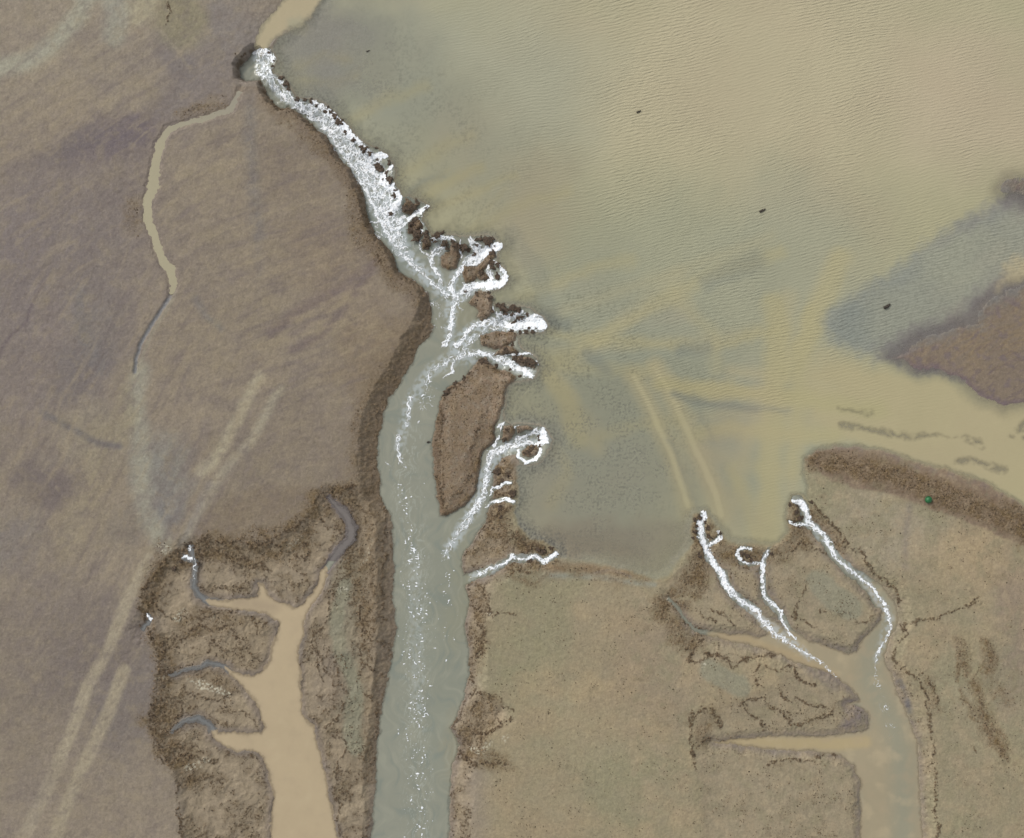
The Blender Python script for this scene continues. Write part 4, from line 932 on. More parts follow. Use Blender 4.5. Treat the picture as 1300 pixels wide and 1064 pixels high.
# ------------------------------------------------------------------ whitewater: real lace of foam lying on the water
FO = [  # name, label, strokes (x, y, half width, density)
 ("whitewater", "long white cascade foaming down the lagoon's upper left edge", [
   [(328, 62, 5, .95), (336, 74, 11, .7), (333, 90, 9, .6), (343, 103, 6, .66), (360, 123, 7, .6), (383, 133, 5, .66), (400, 141, 8, .68), (417, 154, 12, .70),
    (432, 175, 14, .68), (447, 195, 15, .66), (463, 211, 19, .68), (477, 229, 19, .68), (487, 250, 20, .70), (492, 275, 16, .72), (500, 300, 11, .74),
    (512, 320, 8, .66), (525, 335, 7, .6), (540, 348, 5, .52), (555, 362, 5, .58), (566, 374, 6, .7)],
   [(320, 64, 3, .95), (332, 61, 4, .95), (340, 68, 4, .9), (348, 75, 3, 1)], [(341, 88, 2, .9), (346, 97, 3, .8), (357, 104, 4, .6), (368, 122, 3, .8)],
   [(400, 131, 2, .9), (412, 138, 4, .95), (425, 149, 5, 1), (436, 160, 5, 1), (445, 172, 5, 1), (458, 183, 5, 1), (470, 196, 6, 1), (488, 197, 4, 1)],
   [(470, 196, 6, 1), (466, 208, 5, 1), (474, 220, 3, 1)], [(497, 212, 4, 1), (488, 220, 5, 1), (483, 230, 5, .98), (496, 238, 5, .98), (505, 246, 5, 1), (507, 256, 5, 1), (498, 262, 6, 1), (490, 268, 5, 1)]]),
 ("whitewater", "short foaming chute between two dark mud islets below the long cascade", [
   [(543, 262, 4, 1), (534, 268, 5, 1), (522, 274, 4, 1), (510, 280, 6, .85), (498, 290, 7, .8)],
   [(531, 277, 1.3, 1), (536, 286, 1.6, .95), (534, 297, 1.6, .95), (531, 306, 1.4, .9), (532, 315, 1.3, .85), (542, 324, 1.3, .8), (550, 333, 2, .8)]]),
 ("whitewater", "foam trickling round small dark clumps into a narrow curling chute", [
   [(546, 305, 3, .9), (558, 302, 4, .9), (572, 301, 3, 1), (576, 304, 2, .9)], [(560, 312, 6, .75), (550, 320, 6, .8), (546, 328, 3, .95), (549, 338, 3, .85), (556, 348, 3, .75), (559, 362, 3, .7), (563, 372, 4, .7)]]),
 ("whitewater", "bright white tongue of foam pouring down left from a rounded head", [
   [(633, 311, 7, 1), (621, 318, 8, 1), (606, 326, 9, .98), (592, 334, 7, .96), (582, 342, 4, .96), (575, 352, 3, .9), (570, 362, 4, .85), (575, 374, 6, .8)],
   [(584, 304, 1, 1), (582, 314, 1.5, .9), (584, 326, 4, .8)], [(596, 304, 4, .95), (603, 312, 8, .82), (612, 318, 6, .85)]]),
 ("whitewater", "white foam loop circling dark clumps then running left to the junction", [
   [(618, 345, 2.2, .95), (620, 334, 2, .95), (629, 331, 2, .95), (637, 342, 3, .95), (643, 350, 4, 1), (636, 360, 7, 1), (626, 362, 8, .98), (606, 361, 6, .98),
    (592, 364, 7, .92), (582, 372, 4, .9), (577, 382, 6, .82), (574, 394, 4, .88), (573, 410, 3.5, .88), (570, 424, 4, .82), (562, 438, 5, .7)],
   [(622, 345, 5, .9), (622, 355, 5, 1)], [(595, 372, 4, .7), (583, 382, 4, .6), (584, 396, 3, .5)], [(621, 374, 1, .9), (623, 384, 1.4, 1), (626, 394, 2, .9)]]),
 ("whitewater", "largest white fan of foam bursting from the pointed lagoon edge", [
   [(690, 413, 5, 1), (678, 408, 11, 1), (664, 411, 9, .98), (648, 414, 6, .95), (632, 411, 9, .8), (615, 408, 8, .82), (603, 412, 5, .95), (593, 419, 4, .9),
    (587, 430, 4, .88), (579, 438, 5, .95)], [(632, 398, 5, .85), (645, 403, 8, .78), (660, 398, 5, .8)], [(612, 418, 7, .5), (596, 430, 9, .55), (582, 446, 9, .5)]]),
 ("whitewater", "lowest white foam tongue of the central group, sweeping left past a mud bar", [
   [(673, 475, 6, 1), (661, 468, 7, 1), (648, 461, 7, .93), (634, 455, 6, .86), (618, 449, 4, .95), (604, 446, 7, .72), (588, 450, 6, .62), (572, 455, 7, .64),
    (556, 462, 6, .55), (545, 472, 5, .62), (541, 486, 5, .55), (541, 498, 3, .6)], [(676, 450, 1, .6), (664, 449, 2.2, .95), (645, 449, 3, .95), (630, 455, 3, .9)],
   [(648, 433, 1.6, .95), (640, 436, 1.6, .9), (634, 442, 1.4, .8)], [(676, 457, 1.5, .9), (682, 462, 2, .8)], [(576, 462, 2, .8), (572, 472, 2.5, .75), (562, 480, 2, .7)]]),
 ("river_foam", "thin broken foam threads drifting down the wide grey-green river", [
   [(541, 498, 4, .5), (530, 505, 6, .42), (520, 505, 3, .75), (518, 520, 4, .72), (516, 540, 4, .66)], [(506, 552, 3, .75), (504, 565, 3.2, .8), (506, 580, 4, .8), (510, 592, 5, .42)],
   [(489, 586, 3, .6), (494, 598, 3, .45)], [(545, 500, 10, .34), (535, 530, 10, .3)], [(505, 610, 6, .42), (508, 632, 5, .55), (522, 630, 3, .5)], [(510, 640, 7, .42), (520, 668, 6, .5), (516, 690, 7, .42)],
   [(524, 695, 5, .6), (528, 708, 5, .62), (520, 725, 8, .44)], [(524, 740, 9, .48), (527, 758, 10, .55), (529, 778, 9, .54), (526, 800, 8, .42), (520, 828, 12, .44), (528, 850, 8, .40), (532, 870, 8, .52),
     (528, 890, 9, .48), (530, 908, 8, .55), (524, 930, 10, .42), (532, 970, 8, .42), (528, 1010, 10, .4), (530, 1064, 10, .4)],
   [(570, 700, 4, .42), (566, 735, 6, .36), (566, 790, 8, .34), (562, 840, 6, .2)], [(545, 610, 10, .25), (540, 650, 8, .2)], [(556, 410, 12, .36), (548, 385, 10, .32)], [(500, 345, 4, .3), (530, 370, 10, .4)],
   [(508, 300, 8, .5), (520, 315, 8, .38)], [(470, 270, 8, .25), (480, 300, 6, .25)]]),
 ("whitewater", "white stream ringing two mud islets and running down left to the river", [
   [(688, 549, 7, 1), (692, 560, 5, 1), (682, 565, 3, 1), (668, 561, 5, .95), (652, 565, 5, .93), (638, 570, 6, .88), (625, 575, 6, .85), (619, 588, 6, .85), (618, 602, 5, .85), (616, 618, 4, .85),
    (611, 634, 5, .8), (601, 650, 6, .75), (589, 667, 7, .68), (577, 685, 5, .66), (569, 698, 4, .6), (563, 712, 4, .45)],
   [(657, 570, 2, 1), (659, 580, 2.4, 1), (667, 587, 2.6, 1), (679, 583, 2.6, 1), (687, 571, 2.4, 1)], [(683, 548, 5, .95), (668, 552, 4, .9), (655, 558, 4, .9)], [(653, 549, 1.1, .9), (655, 542, 1.2, .9), (672, 541, 1.1, .8)]]),
 ("whitewater", "small forked foam trickle dropping off the peninsula tip", [[(632, 541, 2.2, .95), (638, 538, 3, 1), (637, 550, 2.6, 1), (630, 560, 2.4, .85), (625, 568, 3, .85)]]),
 ("whitewater", "thin curling foam trickle between clumps below the ringed stream", [[(648, 612, 2, 1), (641, 613, 2, .95), (635, 619, 1.8, .95), (625, 620, 1.8, .95), (622, 630, 1.6, .85)], [(653, 637, 3, 1), (641, 633, 2.8, .95), (628, 637, 2.2, .9), (616, 644, 2.4, .8)]]),
 ("whitewater", "narrow winding foam rivulet entering the river from the right bank", [[(706, 702, 3, 1), (699, 710, 2.8, 1), (690, 714, 3, 1), (681, 707, 3, .98), (665, 711, 3, .85), (650, 706, 2.6, .95), (641, 715, 2.4, .95), (625, 722, 3, .8), (608, 729, 3, .7), (598, 735, 2.4, .5)]]),
 ("whitewater", "longest right-hand foam stream running diagonally from a crowned head", [
   [(893, 654, 6, 1), (888, 667, 5, 1), (891, 681, 4.5, 1), (897, 697, 4.2, .98), (904, 711, 3.6, .98), (911, 721, 4, 1), (917, 729, 5, 1), (922, 742, 4.6, 1), (931, 756, 4.6, .95),
    (946, 766, 4, .9), (960, 776, 4.6, .85), (972, 790, 5, .78), (986, 806, 4.6, .74), (1003, 818, 3, .75), (1025, 832, 3, .68), (1048, 846, 2.6, .6), (1064, 860, 2, .45)],
   [(901, 692, 2, .95), (909, 687, 2.2, .95), (915, 680, 2.4, .95), (911, 675, 2, .9)], [(882, 682, 2, .9), (890, 682, 2, .9)], [(884, 706, 1.4, .9), (886, 700, 1.2, .8), (893, 700, 1.5, .8)]]),
 ("whitewater", "thin middle foam stream falling past a ring of foam", [
   [(975, 699, 2.4, .9), (970, 711, 3, 1), (968, 722, 2.4, 1), (969, 740, 2.2, .95), (971, 757, 3, .95), (983, 769, 3, .95), (993, 777, 3, .95), (995, 790, 2, .9), (1003, 806, 1.8, .8), (1012, 812, 1.4, .6)],
   [(952, 698, 1.6, .85), (945, 695, 2, .98), (938, 698, 2.2, 1), (937, 706, 2.2, 1), (943, 714, 2, .98), (954, 716, 1.8, .9), (966, 716, 2, .9)]]),
 ("whitewater", "curving right-most foam stream that bends back into the tan creek", [
   [(1007, 636, 3, .95), (1017, 638, 5, 1), (1024, 648, 4.6, 1), (1027, 661, 5, .98), (1036, 671, 4.6, .92), (1047, 679, 4.6, .86), (1053, 692, 5, .84), (1060, 706, 3.6, .85), (1070, 716, 3.2, .85),
    (1081, 725, 3.2, .82), (1093, 733, 2.6, .85), (1106, 743, 2.2, .85), (1117, 757, 2.2, .8), (1125, 768, 2.2, .82), (1131, 782, 2.8, .84), (1133, 795, 2.4, .8), (1127, 812, 2, .75), (1117, 830, 1.8, .7),
    (1113, 848, 1.8, .6), (1115, 868, 2.4, .5), (1122, 888, 4, .36), (1128, 910, 5, .3), (1140, 950, 7, .24)],
   [(1003, 663, 2.4, .95), (1013, 667, 2.4, .9), (1025, 666, 3, .95)]]),
 ("whitewater", "little bluish foam spill at the left edge of the mud bench", [[(240, 693, 3.6, .72), (238, 697, 2.6, .8)], [(230, 709, 2.4, .9), (237, 707, 2.2, .85), (242, 711, 2, .8)], [(247, 712, 3, .6), (246, 726, 1.6, .5), (244, 738, 1.6, .4)]]),
 ("whitewater", "tiny bright foam spot on the bench edge beside the pale track", [[(186, 781, 1.6, 1), (190, 785, 2.2, 1)]]),
]
_r = random.Random(5); _bk = [(398, 129), (408, 134), (418, 140), (427, 148), (435, 158), (443, 168), (452, 178), (462, 186), (472, 194), (484, 198), (480, 208), (492, 216), (486, 228), (498, 234), (504, 246), (504, 258), (498, 268), (512, 272)]
for _x, _y in _bk:
    _a = math.radians(118 + _r.uniform(-14, 14)); _L = _r.uniform(15, 27)
    _p = [(_x + math.cos(_a + .25 * k) * _L * k / 3 - 1.5 * k, _y + math.sin(_a + .25 * k) * _L * k / 3, 3.4 - .55 * k, 1.0 - .05 * k) for k in range(4)]
    FO[0][2].append(_p)
FO[0][2].append([(345, 100, 1.6, .85), (362, 126, 1.6, .85), (384, 137, 1.8, .85), (404, 151, 2, .9), (420, 172, 2.2, .9), (434, 194, 2.4, .9), (449, 214, 2.6, .92), (462, 236, 2.8, .92), (474, 262, 3, .92), (486, 290, 3, .9), (503, 313, 2.5, .85), (522, 335, 2, .8), (545, 354, 2, .8), (563, 372, 2.2, .85)])
fg = Grid(np.arange(170, 1170, .5), np.arange(52, 1090, .5))
wF = fg.warp([(2.7, 12, 3, 91), (1.0, 3.5, 2, 95)])
def rs(a):   # bilinear sample of a main-grid array at the fine grid
    fx = np.clip(np.interp(fg.X, g.X, np.arange(len(g.X))), 0, len(g.X) - 1.001); fy = np.clip(np.interp(fg.Y, g.Y, np.arange(len(g.Y))), 0, len(g.Y) - 1.001)
    x0 = fx.astype(int); y0 = fy.astype(int); tx = (fx - x0).astype(F)[None]; ty = (fy - y0).astype(F)[:, None]
    r0 = a[y0]; r1 = a[y0 + 1]; r = r0 * (1 - ty) + r1 * ty
    return r[:, x0] * (1 - tx) + r[:, x0 + 1] * tx
fl = rs(np.where(sdL < -1, 0, zl).astype(F)); fT = rs(T)
fis = rs(isl.astype(F)); fsl = rs(np.minimum(sdLow, 40).astype(F))
lace_x = fg.PX; lace_y = fg.PY
UU = np.zeros(fg.shape, F); VV = np.zeros(fg.shape, F)
D_all = np.zeros(fg.shape, F); owner = np.full(fg.shape, -1, np.int16)
for oi, (nm, lb, strokes) in enumerate(FO):
    for P in strokes:
        cum = (oi * 37.7) % 400
        for p, q in zip(P[:-1], P[1:]):
            m = max(p[2], q[2]) * 1.4 + 8
            s = fg.win(min(p[0], q[0]) - m, max(p[0], q[0]) + m, min(p[1], q[1]) - m, max(p[1], q[1]) + m)
            ax = wF[0][s] - p[0]; ay = wF[1][s] - p[1]; dx, dy = q[0] - p[0], q[1] - p[1]; L = dx * dx + dy * dy + 1e-6
            t = np.clip((ax * dx + ay * dy) / L, 0, 1); d = np.sqrt((ax - t * dx) ** 2 + (ay - t * dy) ** 2) / ((p[2] + (q[2] - p[2]) * t) * (1.5 if nm == 'river_foam' and p[1] > 690 else .92 if max(p[2], q[2]) > 8 else .78) + .4)
            v = (p[3] + (q[3] - p[3]) * t) * (1 - .6 * sm(.45, 1.25, d)) * (d < 1.35)
            Ls = math.sqrt(L); b = v > D_all[s]; UU[s] = np.where(b, cum + t * Ls, UU[s]); VV[s] = np.where(b, (-ax * dy + ay * dx) / Ls, VV[s]); cum += Ls; D_all[s] = np.where(b, v, D_all[s]); owner[s] = np.where(b, oi, owner[s])
sel = D_all > .05
xs, ys = lace_x[sel], lace_y[sel]
wx = xs + 2.4 * perlin(xs / 7, ys / 7, 201); wy = ys + 2.4 * perlin(xs / 7, ys / 7, 202)
us = UU[sel] + 2.5 * perlin(xs / 8, ys / 8, 211); vs = VV[sel] + 2.2 * perlin(xs / 8, ys / 8, 212) 
l1 = np.abs(perlin(us / 18, vs / 5.2, 203)); l2 = np.abs(perlin(us / 10, vs / 8, 204)) * 1.1; l3 = np.abs(perlin(wx / 6.5, wy / 6.5, 205)) * 1.2
br = perlin(xs / 11, ys / 11, 206); Ds = D_all[sel]
lace = np.minimum(np.minimum(l1, l2), l3 + .10 * (1 - Ds))
thr = 0.20 * np.clip((Ds - .10) / .9, 0, 1.1) ** 2.1 + .05 * br * (Ds < .9) - .05 * (Ds < .45) * (br < 0)
al = sm(-.045, .03, thr - lace)
al = np.maximum(al, sm(.93, 1.0, Ds + .05 * perlin(xs / 3, ys / 3, 214)))
al = np.maximum(al, .22 * sm(.45, .95, Ds))
al *= ((fsl[sel] < 1.2) | (Ds > .9)) & (fis[sel] > .6)
al *= sm(.08, .25, Ds) * .97
isr = owner[sel] == [k for k, q in enumerate(FO) if q[0] == 'river_foam'][0]
fk = .8 * perlin(xs / 3.4, ys / 2.2, 220) + .6 * perlin(us / 9, vs / 3.0, 221) + .3 * br
al = np.where(isr & (ys > 595), .95 * sm(.86 - .95 * Ds, 1.04 - .95 * Ds, fk) * (fsl[sel] < -2), al)
on = al > .04
on_full = np.zeros(fg.shape, bool); on_full[sel] = on; al_full = np.zeros(fg.shape, F); al_full[sel] = al
zf = np.maximum(fl, fT) + .035
hz = np.zeros(fg.shape, F); hz[sel] = .05 * np.clip(Ds, 0, 1) * (perlin(xs / 2.6, ys / 2.6, 207) + .5 * perlin(xs / 1.5, ys / 1.5, 208) + .35)
zf = (zf + np.maximum(hz, -.02)).astype(F)
own = owner[:-1, :-1]; onc = on_full[:-1, :-1]
for oi, (nm, lb, strokes) in enumerate(FO):
    kc = onc & (own == oi)
    if kc.sum() < 4: continue
    link(nm, grid_mesh(nm, lace_x, lace_y, zf, kc, {"alpha": al_full}), M_foam, label=lb, cat="foam", kind="stuff")

# ------------------------------------------------------------------ sampling helpers for placing things
def gz(x, y, a=None):
    a = T if a is None else a
    i = int(np.clip(np.searchsorted(g.X, x), 1, len(g.X) - 1)); j = int(np.clip(np.searchsorted(g.Y, y), 1, len(g.Y) - 1))
    return float(a[j, i])
def world(x, y): return ((x - 650) * S, (532 - y) * S)

import bmesh
def ico(sub):
    bm = bmesh.new(); bmesh.ops.create_icosphere(bm, subdivisions=sub, radius=1)
    v = np.array([p.co[:] for p in bm.verts], F); f = np.array([[q.index for q in p.verts] for p in bm.faces], np.int32); bm.free()
    return v, f
def tri_mesh(name, v, f, smooth=True):
    me = bpy.data.meshes.new(name)
    me.vertices.add(len(v)); me.vertices.foreach_set("co", np.ascontiguousarray(v, F).ravel())
    me.loops.add(f.size); me.loops.foreach_set("vertex_index", np.ascontiguousarray(f, np.int32).ravel())
    me.polygons.add(len(f)); me.polygons.foreach_set("loop_start", np.arange(0, f.size, 3, dtype=np.int32))
    me.update(calc_edges=True); me.polygons.foreach_set("use_smooth", np.full(len(f), smooth)); me.validate()
    return me

# ------------------------------------------------------------------ mud clumps standing in the whitewater, one object each
V3, F3 = ico(3)
def clump_mesh(r, seed):
    rs_ = np.random.RandomState(seed); v = V3.copy()
    ax = .75 + rs_.rand() * .5; k = seed * 3.7
    n = perlin(v[:, 0] * 1.3 + k, v[:, 1] * 1.3 + v[:, 2] * .7, 300) * .55 + perlin(v[:, 0] * 3.1 + k, v[:, 1] * 3.1 - v[:, 2] * 2, 301) * .38 \
        + perlin(v[:, 0] * 6.5 + k, v[:, 1] * 6.5 + v[:, 2] * 5, 302) * .30
    v = v * (1 + 1.25 * n)[:, None]
    v[:, 0] *= ax; v[:, 1] /= ax ** .7; v[:, 2] *= .5; v[:, 0] *= 1 + .25 * np.sign(np.sin(3 * v[:, 1] + k))
    a = rs_.rand() * 6.28; c, s_ = math.cos(a), math.sin(a)
    x = v[:, 0] * c - v[:, 1] * s_; y = v[:, 0] * s_ + v[:, 1] * c
    v[:, 0] = x; v[:, 1] = y
    v[:, 2] = np.minimum(v[:, 2], .36 + .10 * n)
    return v * r * S
CL = [
 ("along the long upper cascade", "clumps along the long upper cascade", [(342, 66, 2), (348, 77, 1.6), (346, 84, 1.6), (357, 99, 2.6), (363, 107, 3.6), (366, 113, 2.4), (377, 126, 2.6), (387, 127, 2), (395, 128, 2.8), (402, 133, 2.2),
   (413, 141, 3), (416, 137, 2), (420, 142, 2.4), (425, 147, 3), (431, 155, 4.4), (439, 167, 3), (449, 177, 3), (462, 188, 4.6), (469, 193, 3), (478, 188, 1.6), (479, 201, 2),
   (481, 209, 6), (494, 207, 2.6), (491, 219, 2.6), (495, 228, 4), (486, 226, 1.6), (502, 241, 2), (501, 247, 3.6)]),
 ("beside the chute below the long cascade", "clumps beside the chute below the long cascade", [(495, 269, 3.2), (515, 264, 4.6), (523, 263, 4), (530, 258, 3), (541, 264, 2), (528, 279, 4.4), (523, 283, 4.6), (521, 290, 4), (530, 295, 4.4), (527, 301, 3.6),
   (535, 288, 2.4), (541, 298, 3.6), (540, 306, 3.6), (542, 312, 3)]),
 ("above the tall central mud islet", "clumps above the tall central islet", [(556, 299, 4), (548, 304, 2.4), (553, 306, 2), (564, 307, 4.4), (574, 305, 2), (567, 313, 2.6), (578, 312, 4.2), (588, 312, 5), (594, 315, 3)]),
 ("around the upper white tongue", "clumps around the upper white tongue", [(605, 304, 2), (606, 310, 2.4), (610, 303, 2.8), (619, 306, 5), (624, 303, 3), (602, 321, 2.4), (628, 311, 1.4), (625, 322, 4)]),
 ("inside the white foam loop", "clumps inside the white foam loop", [(624, 335, 4), (632, 336, 3), (632, 350, 3.8), (627, 340, 2.2), (610, 345, 3), (617, 352, 2.4)]),
 ("between the foam loop and the big fan", "clumps between the loop and the fan", [(591, 369, 2), (606, 372, 2.6), (620, 372, 2), (622, 379, 2.6), (624, 394, 3)]),
 ("in the big white fan", "clumps in the big white fan", [(632, 387, 2.4), (638, 391, 4.6), (651, 391, 4), (657, 393, 4.2), (641, 397, 3), (651, 398, 3), (663, 402, 2.4), (670, 398, 2.6), (658, 403, 3), (653, 409, 2.8), (671, 417, 2), (676, 421, 2.4), (681, 417, 1.4),
   (650, 421, 3), (660, 422, 2.2), (668, 421, 2.6)]),
 ("beside the lowest central tongue", "clumps beside the lowest central tongue", [(651, 437, 2.6), (655, 447, 2.4), (642, 444, 3.6), (655, 455, 4), (662, 457, 4.2), (669, 459, 4.4), (676, 461, 4.2), (660, 478, 2), (648, 469, 2), (630, 464, 2.4), (613, 458, 4)]),
 ("on the peninsula's upper left shore", "clumps on the peninsula shore", [(566, 498, 3.6), (578, 487, 3), (590, 480, 3), (596, 474, 2.2)]),
 ("around the foam-ringed islets", "clumps around the ringed islets", [(640, 557, 2.6), (684, 554, 2), (685, 559, 1.8), (676, 570, 3.6), (669, 575, 3.4), (686, 566, 1.8), (644, 545, 2.6)]),
 ("on the bank below the ringed islets", "clumps on the bank below the ringed islets", [(633, 599, 4.4), (645, 602, 3.6), (638, 610, 2.4), (651, 626, 4), (636, 645, 3.6), (635, 657, 2), (690, 700, 3.6), (683, 697, 2.4), (700, 696, 2.4), (672, 713, 2.6)]),
 ("round the head of the longest right-hand stream", "clumps round the longest right-hand stream", [(888, 657, 3), (882, 660, 2.2), (896, 663, 2), (882, 675, 3), (880, 683, 2), (898, 670, 2.4), (914, 677, 2), (901, 681, 3), (888, 705, 2.6), (884, 668, 2)]),
 ("inside the little foam ring", "clumps inside the little foam ring", [(943, 703, 3), (949, 706, 3), (954, 711, 2.4), (945, 711, 2), (979, 703, 2)]),
 ("at the head of the right-most stream", "clumps at the head of the right-most stream", [(1003, 641, 2), (1012, 643, 2), (1010, 650, 3), (1014, 658, 3), (1020, 657, 2), (1008, 663, 2), (1014, 669, 2), (1030, 637, 2)]),
 ("around the small bluish spill", "clumps around the bluish spill", [(235, 692, 2), (241, 689, 2.2), (246, 694, 2), (229, 713, 2), (250, 716, 2), (220, 723, 2.6)]),
]
ORD = "first second third fourth fifth sixth seventh eighth ninth tenth eleventh twelfth thirteenth fourteenth fifteenth sixteenth seventeenth eighteenth nineteenth twentieth twenty-first twenty-second twenty-third twenty-fourth twenty-fifth twenty-sixth twenty-seventh twenty-eighth".split()
sd_ = 0
for place, grp, L in CL:
    horiz = (max(p[0] for p in L) - min(p[0] for p in L)) > (max(p[1] for p in L) - min(p[1] for p in L))
    L = sorted(L, key=lambda p: p[0] if horiz else p[1])
    for i, (x, y, r) in enumerate(L):
        sd_ += 1
        v = clump_mesh(r * 1.02, sd_)
        z = max(gz(x, y), gz(x, y, zl) if gz(x, y, sdL) > -1 else 0.0)
        me = tri_mesh("mud_clump", v, F3, False)
        size = "tiny" if r < 2.1 else "small" if r < 3.1 else "medium" if r < 4.3 else "large"
        o = link("mud_clump", me, M_clump, label=f"{size} dark brown clump {place}, {ORD[i]} from the {'left' if horiz else 'top'}", cat="mud clump", group=grp)
        o.location = (*world(x, y), z + r * S * .06)

# ------------------------------------------------------------------ crumbs of broken mud on the rough banks (nobody could count them)
V1, F1 = ico(1)
def mat_tint():
    s = N("crumb_mud"); c = s.attr("col").outputs["Color"]; s.l(c, s.b.inputs["Base Color"]); s.b.inputs["Roughness"].default_value = .8
    return s.m
M_tint = mat_tint()
def crumbs(name, label, pts, rad, mat, seed):
    r = np.random.RandomState(seed); n = len(pts)
    ii = np.clip(np.searchsorted(g.X, pts[:, 0]), 1, len(g.X) - 1); jj = np.clip(np.searchsorted(g.Y, pts[:, 1]), 1, len(g.Y) - 1)
    z = T[jj, ii]
    a = r.rand(n) * 6.28; sx = rad * (.6 + r.rand(n) * .9); sy = rad * (.6 + r.rand(n) * .6); sz = rad * (.35 + r.rand(n) * .5)
    vv = V1[None] * (1 + .5 * (r.rand(n, len(V1), 1) - .5))
    x = vv[..., 0] * sx[:, None]; y = vv[..., 1] * sy[:, None]
    c, s_ = np.cos(a)[:, None], np.sin(a)[:, None]
    X = (x * c - y * s_) * S + (pts[:, 0:1] - 650) * S; Y = (x * s_ + y * c) * S + (532 - pts[:, 1:2]) * S
    Z = vv[..., 2] * sz[:, None] * S + z[:, None]
    co = np.stack([X, Y, Z], -1).reshape(-1, 3); f = (F1[None] + (np.arange(n) * len(V1))[:, None, None]).reshape(-1, 3)
    me = tri_mesh(name, co, f, False)
    at = me.attributes.new("col", 'FLOAT_COLOR', 'POINT'); k = r.rand(n)[:, None]; c0, c1 = mat
    cc = s2l(c0) * (1 - k) + s2l(c1) * k; c4 = np.ones((n, len(V1), 4), F); c4[..., :3] = cc[:, None]
    at.data.foreach_set("color", c4.ravel())
    link(name, me, M_tint, label=label, cat="mud crumbs", kind="stuff")
def scatter(weight, n, seed):
    r = np.random.RandomState(seed)
    wgt = np.where((PX > -40) & (PX < 1340) & (PY > -40) & (PY < 1100), weight, 0).astype(np.float64).ravel()
    k = r.choice(len(wgt), n, p=wgt / wgt.sum())
    return np.stack([PX.ravel()[k] + r.rand(n) - .5, PY.ravel()[k] + r.rand(n) - .5], -1)
land = (sdLow > .3) & (sdLagFull > 1)
landi = (sdLow > .3) & ((sdLagFull > 1) | (isl < -.5))
wts = (rough ** 1.8) * landi * sm(-.6, .45, n6 + .6 * n2 + .5 * f14)
pt = scatter(wts, 42000, 11)
crumbs("mud_crumbs", "broken dark brown mud crumbs strewn over the rough river banks", pt, .32 + np.random.RandomState(3).rand(len(pt)) ** 6 * .7, ((44, 33, 20), (140, 118, 90)), 12)
pt = scatter(seam * land * sm(-.5, .3, n2), 26000, 13)
crumbs("mud_crumbs", "crumbling brown edges of the mud layers around the pools", pt, .3 + np.random.RandomState(4).rand(len(pt)) ** 5 * .6, ((40, 29, 18), (110, 88, 62)), 14)
pt = scatter(land * (mid * 1.0 + bm * .6) * sm(-.2, .7, f14 + f40) * (1 - rough), 9000, 15)
crumbs("mud_crumbs", "small dark weed and shell specks scattered over the olive flats", pt, .25 + np.random.RandomState(5).rand(len(pt)) ** 4 * .7, ((62, 52, 36), (108, 94, 70)), 16)

# ------------------------------------------------------------------ driftwood and the green float
def tube(path, rad, seg=10):
    v = []; f = []
    n = len(path)
    for i, (p, r) in enumerate(zip(path, rad)):
        p = Vector(p); d = (Vector(path[min(i + 1, n - 1)]) - Vector(path[max(i - 1, 0)])).normalized()
        up = Vector((0, 0, 1)); sx = d.cross(up).normalized(); sy = sx.cross(d)
        for k in range(seg):
            a = 2 * math.pi * k / seg; rr_ = r * (1 + .18 * math.sin(3 * a + i * 1.3))
            v.append((p + sx * math.cos(a) * rr_ + sy * math.sin(a) * rr_)[:])
    for i in range(n - 1):
        for k in range(seg):
            a = i * seg + k; b = i * seg + (k + 1) % seg
            f.append((a, b, b + seg)); f.append((a, b + seg, a + seg))
    for e, o_ in ((0, 1), (n - 1, -1)):
        c = len(v); v.append(path[e])
        for k in range(seg):
            a, b = e * seg + k, e * seg + (k + 1) % seg
            f.append((c, b, a) if o_ == 1 else (c, a, b))
    return np.array(v, F), np.array(f, np.int32)
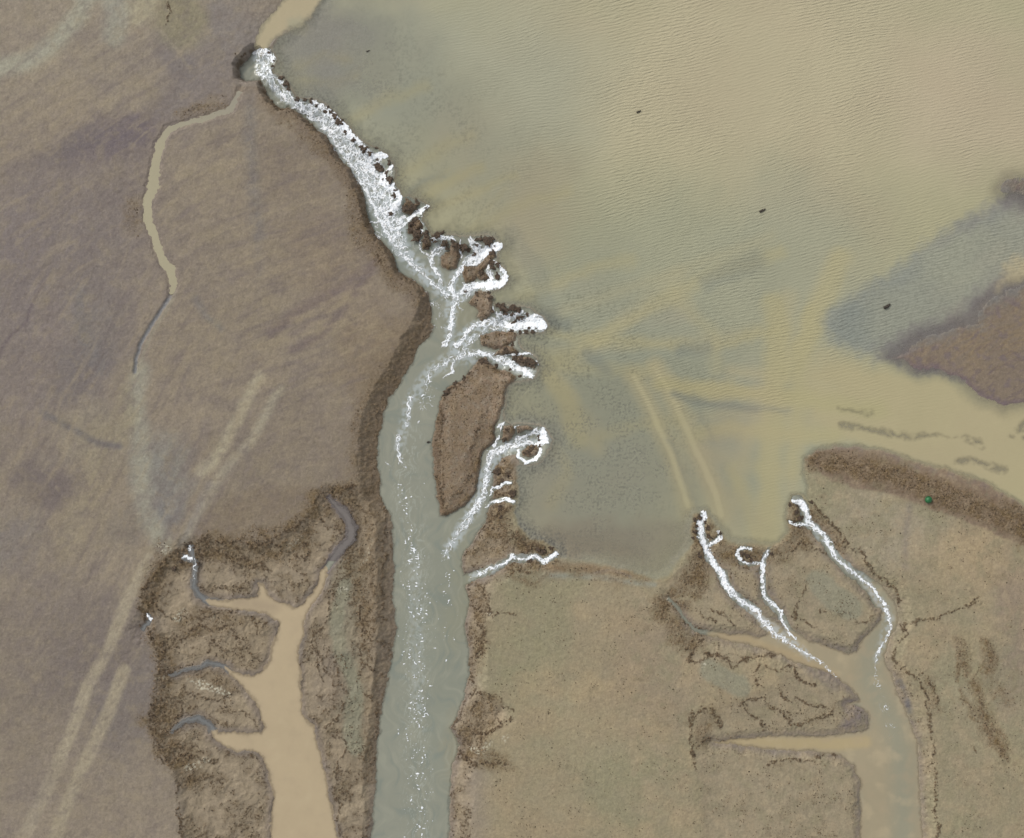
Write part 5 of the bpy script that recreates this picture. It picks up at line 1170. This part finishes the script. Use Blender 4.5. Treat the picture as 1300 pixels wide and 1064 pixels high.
def wood(x, y, L, rad, ang, label, branch=True, z=.0):
    e = bpy.data.objects.new("driftwood", None); sc.collection.objects.link(e); e.empty_display_size = .2
    e["label"] = label; e["category"] = "driftwood"
    e.location = (*world(x, y), z); e.rotation_euler = (0, 0, math.radians(ang))
    r = random.Random(int(x))
    n = 9; path = [(-L / 2 + L * i / (n - 1), .05 * L * math.sin(i * .9 + x), rad * .35 + .03 * math.sin(i)) for i in range(n)]
    rd = [rad * (1.15 - .55 * i / (n - 1)) * (1 + r.uniform(-.1, .1)) for i in range(n)]; rd[0] *= .8; rd[-1] *= .5
    v, f = tube(path, rd); link("log", tri_mesh("log", v, f), M_wood, parent=e)
    if branch:
        v, f = tube([(-.1 * L, 0, rad * .4), (.02 * L, .13 * L, rad * .7), (.1 * L, .22 * L, rad * .8)], [rad * .55, rad * .4, rad * .2], 8)
        link("branch", tri_mesh("branch", v, f), M_wood, parent=e)
wood(968, 267.5, .85, .13, 28, "dark waterlogged log floating alone in the rippled lagoon")
wood(1126, 389, .95, .2, 30, "thick dark log stranded on the shallow bluish bar at right", z=.02)
wood(811, 142, .6, .10, 25, "short dark stick floating in the upper lagoon", z=0)
wood(467.5, 65, .5, .07, 12, "tiny dark twig in shallow water near the upper left of the lagoon", z=0)
wood(543.5, 561.5, .42, .11, 0, "small dark stick drifting near the right bank of the river", branch=False, z=-1.0)

e = bpy.data.objects.new("green_buoy", None); sc.collection.objects.link(e); e.empty_display_size = .3
e["label"] = "small round bright green float lying on mud below the dark ridge"; e["category"] = "buoy"
e.location = (*world(1176.3, 634), gz(1176, 634) + .22)
v = V3.copy(); v[:, 2] *= .8; link("float", tri_mesh("float", v * .42, F3), M_green, parent=e)
def torus(R, r, z, seg=32, s2=8):
    v = [((R + r * math.cos(b)) * math.cos(a), (R + r * math.cos(b)) * math.sin(a), z + r * math.sin(b)) for a in [2 * math.pi * i / seg for i in range(seg)] for b in [2 * math.pi * j / s2 for j in range(s2)]]
    f = []
    for i in range(seg):
        for j in range(s2):
            a = i * s2 + j; b = i * s2 + (j + 1) % s2; c = ((i + 1) % seg) * s2 + (j + 1) % s2; d = ((i + 1) % seg) * s2 + j
            f += [(a, d, c), (a, c, b)]
    return np.array(v, F), np.array(f, np.int32)
v, f = torus(.43, .03, 0); link("rim", tri_mesh("rim", v, f), M_green, parent=e)
v, f = torus(.07, .02, .36, 16); link("eyelet", tri_mesh("eyelet", v, f), M_green, parent=e)

sc.render.engine = 'CYCLES'
